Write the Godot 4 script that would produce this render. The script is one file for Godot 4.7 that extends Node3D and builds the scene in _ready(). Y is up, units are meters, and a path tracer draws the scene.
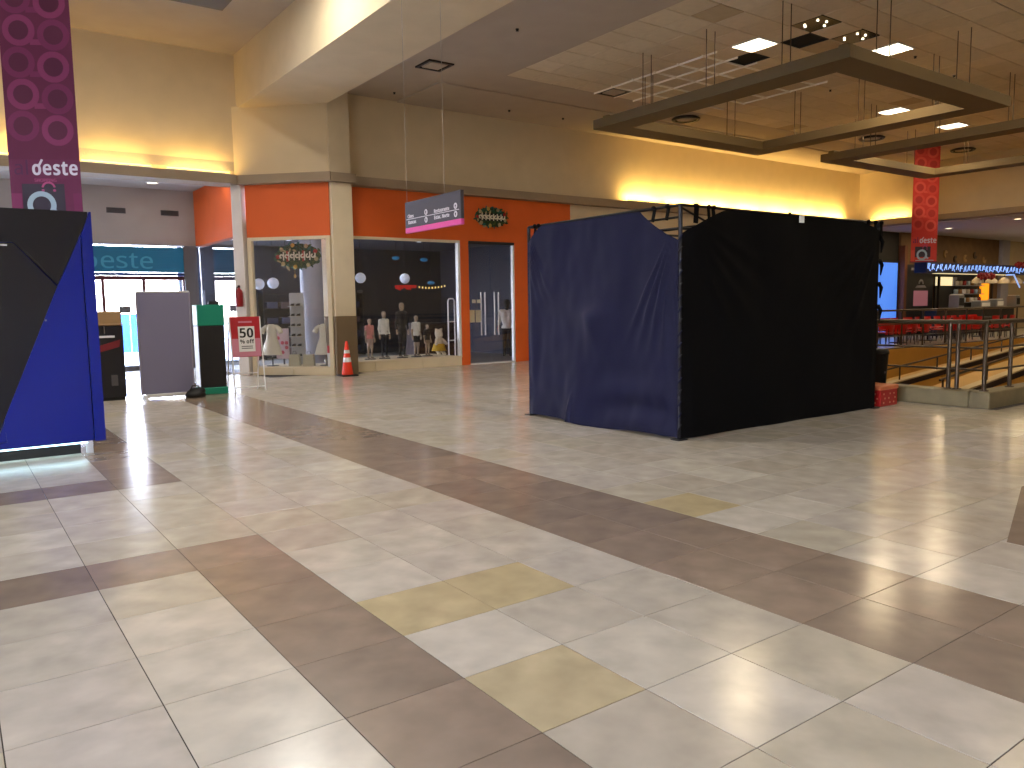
extends Node3D
# A shopping-mall hall: tiled floor, draped booth, corner shop, ledge lamps, ramp void and food court.
# Units are metres; the camera stands at x = 0, z = 0; the floor tiles run along x and z.

const EYE := 1.4556
const TILE := 0.5
const HALL_Z := -16.45       # shop wall
const CEIL := 6.14
const HIGH := 6.9
const LEDGE0 := 4.14
const LEDGE1 := 4.33
const DAY := 8.0
var M := {}
var used := {}
var rng := RandomNumberGenerator.new()
var cam: Camera3D

# ---------------------------------------------------------------- helpers: naming
func numbered(called: String) -> String:
	if not used.has(called):
		used[called] = 0
		return called
	used[called] += 1
	return "%s_%03d" % [called, used[called]]

func tag(o: Node, label: String, category: String, group := "") -> Node:
	o.set_meta("label", label)
	o.set_meta("category", category)
	if group != "":
		o.set_meta("group", group)
	return o

func thing(called: String, label: String, category: String, at := Vector3.ZERO, turn := 0.0, group := "") -> Node3D:
	var o := Node3D.new()
	o.name = numbered(called)
	add_child(o)
	o.position = at
	o.rotation.y = turn
	tag(o, label, category, group)
	return o

func struct_node(called: String) -> Node3D:
	var o := Node3D.new()
	o.name = numbered(called)
	add_child(o)
	o.set_meta("kind", "structure")
	return o

func copy(o: Node3D, called: String, label: String, at: Vector3, turn := 0.0) -> Node3D:
	var c: Node3D = o.duplicate()
	c.name = numbered(called)
	add_child(c)
	c.position = at
	c.rotation.y = turn
	c.set_meta("label", label)
	return c

func obj(called: String, st: SurfaceTool, m: Material, parent: Node = null) -> MeshInstance3D:
	st.generate_normals()
	var o := MeshInstance3D.new()
	o.mesh = st.commit()
	o.mesh.surface_set_material(0, m)
	if parent == null:
		o.name = numbered(called)
		add_child(o)
	else:
		o.name = called
		parent.add_child(o, true)
	return o

func inst(called: String, mesh: Mesh, parent: Node, at: Vector3, turn := Basis()) -> MeshInstance3D:
	var o := MeshInstance3D.new()
	o.mesh = mesh
	o.name = called
	parent.add_child(o, true)
	o.transform = Transform3D(turn, at)
	return o

func mesh_of(st: SurfaceTool, m: Material) -> Mesh:
	st.generate_normals()
	var a := st.commit()
	a.surface_set_material(0, m)
	return a

# ---------------------------------------------------------------- helpers: shapes
func begin() -> SurfaceTool:
	var st := SurfaceTool.new()
	st.begin(Mesh.PRIMITIVE_TRIANGLES)
	st.set_smooth_group(-1)
	return st

func face(st: SurfaceTool, pts: Array, out: Vector3) -> void:
	var a: Vector3 = pts[0]
	var b: Vector3 = pts[1]
	var c: Vector3 = pts[2]
	var n := (a - c).cross(a - b)
	var flip := n.dot(out) < 0.0
	for k in range(1, pts.size() - 1):
		st.add_vertex(pts[0])
		if flip:
			st.add_vertex(pts[k + 1])
			st.add_vertex(pts[k])
		else:
			st.add_vertex(pts[k])
			st.add_vertex(pts[k + 1])

# box with chamfered edges
func box(st: SurfaceTool, c: Vector3, s: Vector3, b := 0.0, r := Basis()) -> void:
	var h := s * 0.5
	st.set_smooth_group(-1)
	if b <= 0.0:
		for ax in 3:
			for sg in [-1.0, 1.0]:
				var n := Vector3.ZERO
				n[ax] = sg
				var u := (ax + 1) % 3
				var v := (ax + 2) % 3
				var pts := []
				for q in [[-1, -1], [1, -1], [1, 1], [-1, 1]]:
					var p := Vector3.ZERO
					p[ax] = sg * h[ax]
					p[u] = q[0] * h[u]
					p[v] = q[1] * h[v]
					pts.append(c + r * p)
				face(st, pts, r * n)
		return
	b = minf(b, minf(h.x, minf(h.y, h.z)) * 0.9)
	for ax in 3:
		for sg in [-1.0, 1.0]:
			var n := Vector3.ZERO
			n[ax] = sg
			var u := (ax + 1) % 3
			var v := (ax + 2) % 3
			var pts := []
			for q in [[-1, -1], [1, -1], [1, 1], [-1, 1]]:
				var p := Vector3.ZERO
				p[ax] = sg * h[ax]
				p[u] = q[0] * (h[u] - b)
				p[v] = q[1] * (h[v] - b)
				pts.append(c + r * p)
			face(st, pts, r * n)
	for ax in 3:
		var u := (ax + 1) % 3
		var v := (ax + 2) % 3
		for su in [-1.0, 1.0]:
			for sv in [-1.0, 1.0]:
				var pts := []
				for q in [[-1, 0], [1, 0], [1, 1], [-1, 1]]:
					var p := Vector3.ZERO
					p[ax] = q[0] * (h[ax] - b)
					p[u] = su * (h[u] - (0.0 if q[1] == 0 else b))
					p[v] = sv * (h[v] - (b if q[1] == 0 else 0.0))
					pts.append(c + r * p)
				var n := Vector3.ZERO
				n[u] = su
				n[v] = sv
				face(st, pts, r * n)
	for sx in [-1.0, 1.0]:
		for sy in [-1.0, 1.0]:
			for sz in [-1.0, 1.0]:
				face(st, [c + r * Vector3(sx * h.x, sy * (h.y - b), sz * (h.z - b)), c + r * Vector3(sx * (h.x - b), sy * h.y, sz * (h.z - b)), c + r * Vector3(sx * (h.x - b), sy * (h.y - b), sz * h.z)], r * Vector3(sx, sy, sz))

# box by its corners
func span(st: SurfaceTool, a: Vector3, b: Vector3, bev := 0.0) -> void:
	box(st, (a + b) * 0.5, (b - a).abs(), bev)

func span_obj(called: String, a: Vector3, b: Vector3, m: Material, parent: Node = null, bev := 0.0) -> MeshInstance3D:
	var st := begin()
	span(st, a, b, bev)
	return obj(called, st, m, parent)

func box_obj(called: String, c: Vector3, s: Vector3, m: Material, parent: Node = null, bev := 0.0, r := Basis()) -> MeshInstance3D:
	var st := begin()
	box(st, c, s, bev, r)
	return obj(called, st, m, parent)

# ring of points swept along a path, smooth; ra(k) radii
func sweep(st: SurfaceTool, pts: Array, radii: Array, n := 10, caps := true, flat := 1.0) -> void:
	var rings := []
	var side := Vector3.ZERO
	for k in pts.size():
		var d: Vector3 = (pts[mini(k + 1, pts.size() - 1)] - pts[maxi(k - 1, 0)]).normalized()
		if side == Vector3.ZERO:
			side = d.cross(Vector3.RIGHT if absf(d.x) < 0.8 else Vector3.UP).normalized()
		side = (side - d * side.dot(d)).normalized()
		var up := d.cross(side)
		var ring := []
		for i in n:
			var a := TAU * i / n
			ring.append(pts[k] + (side * cos(a) + up * sin(a) * flat) * radii[k])
		rings.append(ring)
	st.set_smooth_group(1)
	for k in rings.size() - 1:
		var mid: Vector3 = (pts[k] + pts[k + 1]) * 0.5
		for i in n:
			var j := (i + 1) % n
			var q := [rings[k][i], rings[k][j], rings[k + 1][j], rings[k + 1][i]]
			face(st, q, (q[0] + q[1] + q[2] + q[3]) * 0.25 - mid)
	st.set_smooth_group(-1)
	if caps:
		face(st, rings[0], pts[0] - pts[1])
		face(st, rings[-1], pts[-1] - pts[-2])

func rod(st: SurfaceTool, a: Vector3, b: Vector3, r: float, n := 8, rb := -1.0) -> void:
	sweep(st, [a, b], [r, r if rb < 0 else rb], n)

func rod_obj(called: String, a: Vector3, b: Vector3, r: float, m: Material, parent: Node = null, n := 8) -> MeshInstance3D:
	var st := begin()
	rod(st, a, b, r, n)
	return obj(called, st, m, parent)

# profile of (radius, height) turned round y at c
func lathe(st: SurfaceTool, c: Vector3, prof: Array, n := 16) -> void:
	st.set_smooth_group(2)
	for k in prof.size() - 1:
		var p: Vector2 = prof[k]
		var q: Vector2 = prof[k + 1]
		for i in n:
			var a := TAU * i / n
			var b := TAU * (i + 1) / n
			var va := Vector3(cos(a), 0, sin(a))
			var vb := Vector3(cos(b), 0, sin(b))
			var slope := Vector2(q.y - p.y, -(q.x - p.x))
			var out := (va + vb).normalized() * slope.x + Vector3.UP * slope.y
			var pts := []
			if p.x > 1e-5:
				pts.append(c + va * p.x + Vector3.UP * p.y)
				pts.append(c + vb * p.x + Vector3.UP * p.y)
			else:
				pts.append(c + Vector3.UP * p.y)
			if q.x > 1e-5:
				pts.append(c + vb * q.x + Vector3.UP * q.y)
				pts.append(c + va * q.x + Vector3.UP * q.y)
			else:
				pts.append(c + Vector3.UP * q.y)
			if pts.size() >= 3:
				face(st, pts, out)
	st.set_smooth_group(-1)

func ball(st: SurfaceTool, c: Vector3, r: Vector3, n := 12, m := 8) -> void:
	st.set_smooth_group(3)
	for k in m:
		var t0 := PI * k / m
		var t1 := PI * (k + 1) / m
		for i in n:
			var a := TAU * i / n
			var b := TAU * (i + 1) / n
			var pts := []
			for q in [[t0, a], [t0, b], [t1, b], [t1, a]]:
				var v := Vector3(sin(q[0]) * cos(q[1]), cos(q[0]), sin(q[0]) * sin(q[1]))
				var p := c + v * r
				if pts.is_empty() or (pts[-1] as Vector3).distance_to(p) > 1e-5 and (pts[0] as Vector3).distance_to(p) > 1e-5:
					pts.append(p)
			if pts.size() >= 3:
				var s := Vector3.ZERO
				for p in pts:
					s += p
				face(st, pts, s / pts.size() - c)
	st.set_smooth_group(-1)

# flat polygon (in x, y) given thickness along z
func slab(st: SurfaceTool, poly: PackedVector2Array, z0: float, z1: float, xf := Transform3D()) -> void:
	var ids := Geometry2D.triangulate_polygon(poly)
	for k in range(0, ids.size(), 3):
		for z in [z0, z1]:
			var pts := []
			for e in 3:
				var p: Vector2 = poly[ids[k + e]]
				pts.append(xf * Vector3(p.x, p.y, z))
			face(st, pts, xf.basis * Vector3(0, 0, signf(z - (z0 + z1) * 0.5)))
	var area := 0.0
	for k in poly.size():
		area += poly[k].cross(poly[(k + 1) % poly.size()])
	for k in poly.size():
		var a := poly[k]
		var b := poly[(k + 1) % poly.size()]
		var d := b - a
		var n := Vector2(d.y, -d.x) * signf(area)
		face(st, [xf * Vector3(a.x, a.y, z0), xf * Vector3(b.x, b.y, z0), xf * Vector3(b.x, b.y, z1), xf * Vector3(a.x, a.y, z1)], xf.basis * Vector3(n.x, n.y, 0))

func ring_poly(st: SurfaceTool, c: Vector2, r0: float, r1: float, a0: float, a1: float, z0: float, z1: float, n := 24, xf := Transform3D()) -> void:
	for k in n:
		var a := lerpf(a0, a1, float(k) / n)
		var b := lerpf(a0, a1, float(k + 1) / n)
		var p := PackedVector2Array([c + Vector2(cos(a), sin(a)) * r0, c + Vector2(cos(a), sin(a)) * r1, c + Vector2(cos(b), sin(b)) * r1, c + Vector2(cos(b), sin(b)) * r0])
		slab(st, p, z0, z1, xf)

# grid of points with shared smooth normals
func sheet(st: SurfaceTool, nu: int, nv: int, f: Callable, out: Vector3) -> void:
	var p := []
	for i in nu + 1:
		var row := []
		for j in nv + 1:
			row.append(f.call(float(i) / nu, float(j) / nv))
		p.append(row)
	st.set_smooth_group(4)
	for i in nu:
		for j in nv:
			face(st, [p[i][j], p[i + 1][j], p[i + 1][j + 1], p[i][j + 1]], out)
	st.set_smooth_group(-1)

func quad_uv(called: String, w: float, h: float, m: Material, parent: Node, at: Vector3, turn := 0.0) -> MeshInstance3D:
	var q := QuadMesh.new()
	q.size = Vector2(w, h)
	q.material = m
	return inst(called, q, parent, at, Basis(Vector3.UP, turn))

func letters(called: String, text: String, height: float, m: Material, parent: Node, at: Vector3, turn := 0.0, depth := 0.004, font := "Droid Sans", bold := false, squeeze := 1.0) -> MeshInstance3D:
	var f := SystemFont.new()
	f.font_names = PackedStringArray([font])
	if bold:
		f.font_weight = 700
	var t := TextMesh.new()
	t.text = text
	t.font = f
	t.font_size = 48
	t.pixel_size = height / 48.0 * 1.0
	t.depth = depth
	t.curve_step = 4.0
	t.material = m
	var o := inst(called, t, parent, at, Basis(Vector3.UP, turn).scaled_local(Vector3(squeeze, 1, 1)))
	return o

# ---------------------------------------------------------------- helpers: materials
func noise_tex(freq: float, seed_: int, lo: float, hi: float, octaves := 4, size := 256, stretch := 1.0) -> ImageTexture:
	var n := FastNoiseLite.new()
	n.seed = seed_
	n.noise_type = FastNoiseLite.TYPE_SIMPLEX_SMOOTH
	n.frequency = freq
	n.fractal_octaves = octaves
	var o := Image.create(size, size, false, Image.FORMAT_RGB8)
	var h := size / 2
	for y in size:
		for x in size:
			# blend with a copy shifted by half a period, so that the picture tiles
			var wx := absf(x - h) / float(h)
			var wy := absf(y - h) / float(h)
			var v := lerpf(lerpf(n.get_noise_2d(x, y), n.get_noise_2d(x + 900 if x < h else x + 900 - size, y), wx), lerpf(n.get_noise_2d(x + 400, y + 700 if y < h else y + 700 - size), n.get_noise_2d(x + 1300 if x < h else x + 1300 - size, y + 700 if y < h else y + 700 - size), wx), wy)
			v = lerpf(lo, hi, clampf(0.5 + 0.75 * v, 0.0, 1.0))
			o.set_pixel(x, y, Color(v, v, v))
	return ImageTexture.create_from_image(o)

func mat(called: String, c: Color, rough := 0.7, metal := 0.0) -> StandardMaterial3D:
	var m := StandardMaterial3D.new()
	m.resource_name = called
	m.albedo_color = c
	m.roughness = rough
	m.metallic = metal
	M[called] = m
	return m

func grain(m: StandardMaterial3D, tex: Texture2D, scale: float, offset := Vector3.ZERO, in_world := true) -> StandardMaterial3D:
	m.albedo_texture = tex
	m.uv1_triplanar = true
	m.uv1_world_triplanar = in_world
	m.uv1_scale = Vector3.ONE * scale
	m.uv1_offset = offset
	return m

func glow(called: String, c: Color, e: float) -> StandardMaterial3D:
	var m := mat(called, c, 0.5)
	m.emission_enabled = true
	m.emission = c
	m.emission_energy_multiplier = e
	return m

func glass(called: String, c: Color, a: float) -> StandardMaterial3D:
	var m := mat(called, Color(c.r, c.g, c.b, a), 0.03)
	m.transparency = BaseMaterial3D.TRANSPARENCY_ALPHA
	return m

func area(called: String, at: Vector3, towards: Vector3, size: Vector2, c: Color, e: float, parent: Node = null) -> AreaLight3D:
	var l := AreaLight3D.new()
	l.name = called
	if parent == null:
		l.name = numbered(called)
		add_child(l)
	else:
		parent.add_child(l, true)
	var up := Vector3.UP if absf(towards.normalized().y) < 0.9 else Vector3.FORWARD
	l.transform = Transform3D(Basis.looking_at(towards, up), at)
	l.area_size = size
	l.light_color = c
	l.light_energy = e
	l.area_range = 60.0
	l.shadow_enabled = true
	return l

func omni(called: String, at: Vector3, c: Color, e: float, size := 0.05, parent: Node = null) -> OmniLight3D:
	var l := OmniLight3D.new()
	l.name = called
	if parent == null:
		l.name = numbered(called)
		add_child(l)
	else:
		parent.add_child(l, true)
	l.position = at
	l.light_color = c
	l.light_energy = e
	l.light_size = size
	l.omni_range = 40.0
	l.omni_attenuation = 2.0
	l.shadow_enabled = true
	return l

# ================================================================ scene
func _ready() -> void:
	rng.seed = 7
	set_view()
	make_materials()
	build_floor()
	build_ceilings()
	build_walls()
	build_entrance()
	build_shop()
	build_void()
	build_food_court()
	build_booth()
	build_kiosk()
	build_banners()
	build_rings()
	build_ceiling_fittings()
	build_ledge_lamps()
	build_hall_things()
	build_shop_things()
	build_food_things()

func set_view() -> void:
	cam = Camera3D.new()
	cam.name = "camera"
	add_child(cam)
	cam.position = Vector3(0, EYE, 0)
	cam.rotation_degrees = Vector3(-5.721, -35.834, -0.871)
	cam.fov = 52.27
	cam.near = 0.05
	cam.far = 400.0
	cam.current = true
	var e := Environment.new()
	e.background_mode = Environment.BG_SKY
	var sky := Sky.new()
	var sm := ProceduralSkyMaterial.new()
	sm.sky_top_color = Color(0.72, 0.82, 1.0)
	sm.sky_horizon_color = Color(1.0, 0.98, 0.98)
	sm.ground_horizon_color = Color(0.95, 0.93, 0.92)
	sm.ground_bottom_color = Color(0.5, 0.5, 0.5)
	sm.sky_energy_multiplier = 5.0
	sm.ground_energy_multiplier = 3.0
	sky.sky_material = sm
	e.sky = sky
	e.tonemap_mode = Environment.TONE_MAPPER_LINEAR
	e.tonemap_exposure = 0.88
	e.sdfgi_enabled = true
	e.ssao_enabled = true
	e.ssil_enabled = true
	var we := WorldEnvironment.new()
	we.name = "environment"
	we.environment = e
	add_child(we)
	# daylight through the tall glazing on the left side of the hall (built in build_walls)
	for k in 2:
		area("window_daylight", Vector3(-9.75, 2.9, -1.2 + 4.6 * k), Vector3(1, -0.1, 0), Vector2(4.3, 4.3), Color(0.88, 0.93, 1.0), DAY)

func make_materials() -> void:
	var cloud := noise_tex(0.014, 11, 0.84, 1.0, 4)
	var soft := noise_tex(0.012, 5, 0.95, 1.0, 3)
	var weave := noise_tex(0.08, 21, 0.85, 1.1, 3)
	M["cloud"] = cloud
	M["soft"] = soft
	M["weave"] = weave
	grain(mat("wall_cream", Color(0.82, 0.75, 0.62), 0.85), soft, 0.4)
	grain(mat("ceiling_white", Color(0.69, 0.635, 0.57), 0.9), soft, 0.35)
	grain(mat("ledge_taupe", Color(0.57, 0.50, 0.41), 0.7), soft, 0.6)
	grain(mat("orange", Color(0.84, 0.36, 0.09), 0.6), soft, 0.5)
	grain(mat("column_cream", Color(0.84, 0.78, 0.66), 0.7), soft, 0.6)
	grain(mat("column_brown", Color(0.45, 0.38, 0.28), 0.7), soft, 0.6)
	grain(mat("corridor_wall", Color(0.66, 0.625, 0.60), 0.85), soft, 0.4)
	mat("grout", Color(0.22, 0.20, 0.18), 0.95)
	mat("white_metal", Color(0.82, 0.82, 0.82), 0.4, 0.2)
	mat("white_plastic", Color(0.9, 0.9, 0.9), 0.4)
	mat("steel", Color(0.62, 0.60, 0.57), 0.32, 0.9)
	mat("dark_steel", Color(0.16, 0.15, 0.15), 0.45, 0.6)
	mat("black", Color(0.02, 0.02, 0.022), 0.6)
	mat("void_black", Color(0.01, 0.01, 0.01), 0.95)
	mat("dark_grey", Color(0.13, 0.13, 0.15), 0.6)
	mat("grey_frame", Color(0.36, 0.35, 0.36), 0.5, 0.4)
	grain(mat("ring_tan", Color(0.40, 0.33, 0.20), 0.75), soft, 0.7)
	glass("pane", Color(0.8, 0.9, 0.95), 0.08)
	glass("shop_pane", Color(0.25, 0.30, 0.34), 0.05)

# ---------------------------------------------------------------- floor
func tile_mesh(m: Material, w := 0.4955, d := 0.4955, b := 0.0005) -> Mesh:
	var st := begin()
	var h := Vector2(w, d) * 0.5
	var c := [Vector2(-1, -1), Vector2(1, -1), Vector2(1, 1), Vector2(-1, 1)]
	var top := []
	for q in c:
		top.append(Vector3(q.x * (h.x - b), 0, q.y * (h.y - b)))
	face(st, top, Vector3.UP)
	for k in 4:
		var p: Vector2 = c[k]
		var q: Vector2 = c[(k + 1) % 4]
		var out := Vector3(p.x + q.x, 0, p.y + q.y)
		face(st, [top[k], top[(k + 1) % 4], Vector3(q.x * h.x, -b * 0.5, q.y * h.y), Vector3(p.x * h.x, -b * 0.5, p.y * h.y)], out + Vector3.UP)
		face(st, [Vector3(p.x * h.x, -b * 0.5, p.y * h.y), Vector3(q.x * h.x, -b * 0.5, q.y * h.y), Vector3(q.x * h.x, -0.012, q.y * h.y), Vector3(p.x * h.x, -0.012, p.y * h.y)], out)
	return mesh_of(st, m)

func in_view(p: Vector3) -> bool:
	var l := cam.global_transform.affine_inverse() * p
	if l.z > -0.3:
		return false
	var t := tan(deg_to_rad(52.27) * 0.5)
	return absf(l.y / -l.z) < t * 1.08 and absf(l.x / -l.z) < t * 1.45

func is_brown(i: int, j: int) -> bool:
	if j == 5 or j == 6:
		return true
	if j == 1 and (i >= -1 or i <= -6):
		return true
	return (i == -1 or i == -6) and j <= 1

func floor_here(x: float, z: float) -> bool:
	if x > 11.2 and x < 36.0 and z < -4.75 and z > -12.35:
		return false
	if z < HALL_Z + 0.05 and (x > 5.4 or x < -3.0):
		return false
	if x > 5.3 and (x - 6.9) - (z + 16.05) > 0.15 and x < 7.6:
		return false
	return z > -21.2

func build_floor() -> void:
	var fl := struct_node("floor")
	var st := begin()
	# bed of mortar under the tiles, in pieces round the ramp void
	span(st, Vector3(-10, -0.4, -21.6), Vector3(11.25, -0.0028, 6.0))
	span(st, Vector3(11.25, -0.4, -4.8), Vector3(46, -0.0028, 6.0))
	span(st, Vector3(11.25, -0.4, -23.0), Vector3(46, -0.0028, -12.35))
	span(st, Vector3(36.0, -0.4, -12.35), Vector3(46, -0.0028, -4.6))
	obj("mortar_bed", st, M.grout, fl)
	var beige := [Color(0.82, 0.787, 0.725), Color(0.81, 0.777, 0.715), Color(0.83, 0.797, 0.74), Color(0.815, 0.78, 0.70), Color(0.825, 0.792, 0.74), Color(0.80, 0.762, 0.695)]
	var white := [Color(0.855, 0.825, 0.76), Color(0.865, 0.835, 0.775)]
	var yellow := [Color(0.82, 0.755, 0.595), Color(0.81, 0.75, 0.61)]
	var brown := [Color(0.63, 0.56, 0.495), Color(0.60, 0.535, 0.475), Color(0.655, 0.58, 0.51), Color(0.615, 0.545, 0.48)]
	var sets := {"beige": [], "white": [], "yellow": [], "brown": []}
	var kinds := {"beige": beige, "white": white, "yellow": yellow, "brown": brown}
	var n := 0
	for key in kinds:
		for c in kinds[key]:
			for v in 2:
				var m := mat("tile_%s_%d" % [key, n], c, 1.0)
				grain(m, M.cloud, 0.9, Vector3(0.37 * n, 0.11 * n, 0.23 * n + 0.5 * v), false)
				m.roughness = 0.2
				m.metallic_specular = 0.6
				sets[key].append(tile_mesh(m))
				n += 1
	var cells := []
	for i in range(-34, 21):
		for j in range(-21, 91):
			var c := Vector3(TILE * (j + 0.5) + 0.5606, 0, TILE * (i + 0.5) - 4.5139)
			if floor_here(c.x, c.z):
				cells.append([c.length() if in_view(c) else 1000.0 + c.length(), i, j, c])
	cells.sort_custom(func(a, b): return a[0] < b[0])
	var special := {[1, 0]: "white", [3, 0]: "white", [0, 2]: "white", [1, 2]: "white", [0, 3]: "white", [2, 2]: "yellow", [2, 3]: "yellow", [4, 2]: "yellow", [3, 2]: "white", [2, 8]: "white", [2, 7]: "white", [0, 9]: "white", [5, 3]: "white", [4, 0]: "white", [1, 7]: "yellow"}
	var rest := []
	for k in cells.size():
		var i: int = cells[k][1]
		var j: int = cells[k][2]
		var kind: String = "brown" if is_brown(i, j) else special.get([i, j], "beige")
		if kind == "beige" and rng.randf() < 0.05:
			kind = "white"
		var pick: Array = sets[kind]
		var w := rng.randi() % pick.size()
		var turn := Basis(Vector3.UP, PI / 2 * (rng.randi() % 4))
		var lift := rng.randf_range(-0.0002, 0.0002)
		if k < 300:
			inst("floor_tile", pick[w], fl, cells[k][3] + Vector3(0, lift, 0), turn)
		else:
			var cs: Array = kinds[kind]
			rest.append([Transform3D(turn, cells[k][3] + Vector3(0, lift, 0)), cs[w / 2]])
	var mm := MultiMesh.new()
	mm.transform_format = MultiMesh.TRANSFORM_3D
	mm.use_colors = true
	var rm := mat("tile_rest", Color.WHITE, 1.0)
	grain(rm, M.cloud, 0.9, Vector3(0.3, 0.1, 0.7), false)
	rm.roughness = 0.2
	rm.metallic_specular = 0.6
	rm.vertex_color_use_as_albedo = true
	mm.mesh = tile_mesh(rm)
	mm.instance_count = rest.size()
	for k in rest.size():
		mm.set_instance_transform(k, rest[k][0])
		mm.set_instance_color(k, (rest[k][1] as Color).srgb_to_linear())
	var mi := MultiMeshInstance3D.new()
	mi.multimesh = mm
	mi.name = "far_floor_tiles"
	mi.set_meta("kind", "stuff")
	fl.add_child(mi)
	# brown inlay that crosses the tiles at the right
	st = begin()
	var pts := []
	for q in [[5.08, 9.0], [4.0, 12.2], [4.0, 16.0], [14.0, 16.0], [14.0, 9.0]]:
		pts.append(Vector2(TILE * q[1] + 0.5606, TILE * q[0] - 4.5139))
	slab(st, PackedVector2Array(pts), -0.003, -0.0015, Transform3D(Basis(Vector3.RIGHT, PI / 2), Vector3.ZERO))
	var im := mat("inlay_brown", Color(0.59, 0.52, 0.46), 1.0)
	grain(im, M.cloud, 0.9)
	im.roughness = 0.2
	obj("brown_inlay", st, im, fl)

# ---------------------------------------------------------------- ceilings
const GX0 := 9.69
const GZ0 := -13.45
const GDX := 0.6
const GDZ := 0.6235

func grid_c(i: int, j: int, y := CEIL) -> Vector3:
	return Vector3(GX0 + GDX * (i + 0.5), y, GZ0 + GDZ * (j + 0.5))

func build_ceilings() -> void:
	var hi := struct_node("ceiling")
	span_obj("high_ceiling", Vector3(-10.4, HIGH, -17.6), Vector3(5.5, HIGH + 0.3, 6.4), M.ceiling_white, hi)
	span_obj("corridor_ceiling", Vector3(-3.4, 4.45, -21.5), Vector3(5.6, 4.65, -17.6), M.corridor_wall, hi)
	var lo := struct_node("ceiling")
	# smooth border of the hall ceiling
	span_obj("plain_border", Vector3(6.9, CEIL, HALL_Z - 0.3), Vector3(GX0, CEIL + 0.3, 6.4), M.ceiling_white, lo)
	span_obj("plain_border", Vector3(GX0, CEIL, HALL_Z - 0.3), Vector3(28.6, CEIL + 0.3, GZ0), M.ceiling_white, lo)
	# low step of the tray edge
	var st := begin()
	span(st, Vector3(8.75, CEIL - 0.03, HALL_Z + 0.01), Vector3(28.0, CEIL + 0.01, -14.55), 0.008)
	obj("tray_step", st, M.ceiling_white, lo)
	st = begin()
	span(st, Vector3(GX0, CEIL + 0.06, GZ0), Vector3(28.6, CEIL + 0.36, 6.4))
	obj("plenum", st, M.void_black, lo)
	# the soffit beam between the two ceilings
	var bm := struct_node("trim_1")
	span_obj("soffit_beam", Vector3(5.45, 5.78, -17.9), Vector3(6.9, 7.3, 6.4), M.wall_cream, bm)
	# mineral tiles
	var tm := []
	for c in [Color(0.83, 0.77, 0.66), Color(0.81, 0.75, 0.64), Color(0.845, 0.785, 0.68), Color(0.72, 0.64, 0.51)]:
		var m := mat("mineral_tile_%d" % tm.size(), c, 0.95)
		grain(m, M.soft, 1.2, Vector3(0.2 * tm.size(), 0.3, 0.1), false)
		var s2 := begin()
		box(s2, Vector3(0, 0.01, 0), Vector3(GDX - 0.02, 0.02, GDZ - 0.02), 0.004)
		tm.append(mesh_of(s2, m))
	var skip := {[4, 6]: 1, [5, 5]: 1, [5, 7]: 1, [8, 8]: 1, [4, 8]: 1, [6, 8]: 1, [21, 4]: 1, [4, 0]: 1, [16, 4]: 1, [10, 14]: 1, [4, 14]: 1, [16, 12]: 1, [22, 10]: 1, [13, 18]: 1, [5, 20]: 1, [20, 18]: 1}
	var cells := []
	for i in 30:
		for j in 31:
			if skip.has([i, j]):
				continue
			var c := grid_c(i, j)
			cells.append([c.length() if in_view(c) else 1000.0 + c.length(), c, i, j])
	cells.sort_custom(func(a, b): return a[0] < b[0])
	var mm := MultiMesh.new()
	mm.transform_format = MultiMesh.TRANSFORM_3D
	mm.mesh = tm[0]
	mm.instance_count = cells.size() - 300
	for k in cells.size():
		var p: Vector3 = cells[k][1] + Vector3(0, rng.randf_range(-0.002, 0.002), 0)
		if k < 300:
			var w := 3 if rng.randf() < 0.04 else rng.randi() % 3
			inst("ceiling_tile", tm[w], lo, p)
		else:
			mm.set_instance_transform(k - 300, Transform3D(Basis(), p))
	var mi := MultiMeshInstance3D.new()
	mi.multimesh = mm
	mi.name = "far_ceiling_tiles"
	mi.set_meta("kind", "stuff")
	lo.add_child(mi)
	# tee bars hung proud of the tiles; near-white paints the ledge lamps' glint
	mat("tee_glint", Color(0.97, 0.95, 0.90), 0.35)
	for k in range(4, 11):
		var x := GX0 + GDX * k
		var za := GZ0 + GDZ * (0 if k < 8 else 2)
		box_obj("tee_bar", Vector3(x, CEIL - 0.010, (za + GZ0 + GDZ * 5.5) * 0.5), Vector3(0.018, 0.045, GZ0 + GDZ * 5.5 - za), M.tee_glint, lo, 0.002)
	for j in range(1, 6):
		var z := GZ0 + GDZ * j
		box_obj("tee_bar", Vector3(GX0 + GDX * 7.0, CEIL - 0.010, z), Vector3(GDX * 6.2, 0.045, 0.018), M.tee_glint, lo, 0.002)

# ---------------------------------------------------------------- walls
func wall(called: String, parts: Array) -> Node3D:
	var w := struct_node(called)
	for p in parts:
		span_obj(p[0], p[1], p[2], p[3], w)
	return w

func chamfer(a: float, d0: float, d1: float) -> Vector3:
	# point of the 45 degree shop corner: a along it from the entrance pillar, d0 towards the shop, d1 up
	var s := sqrt(0.5)
	return Vector3(5.42, d1, -17.53) + Vector3(s, 0, s) * a + Vector3(s, 0, -s) * d0

func cham_box(called: String, a0: float, a1: float, y0: float, y1: float, d0: float, d1: float, m: Material, parent: Node, bev := 0.0) -> MeshInstance3D:
	var c := chamfer((a0 + a1) * 0.5, (d0 + d1) * 0.5, (y0 + y1) * 0.5)
	return box_obj(called, c, Vector3(a1 - a0, y1 - y0, absf(d1 - d0)), m, parent, bev, Basis(Vector3.UP, -PI / 4))

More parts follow.
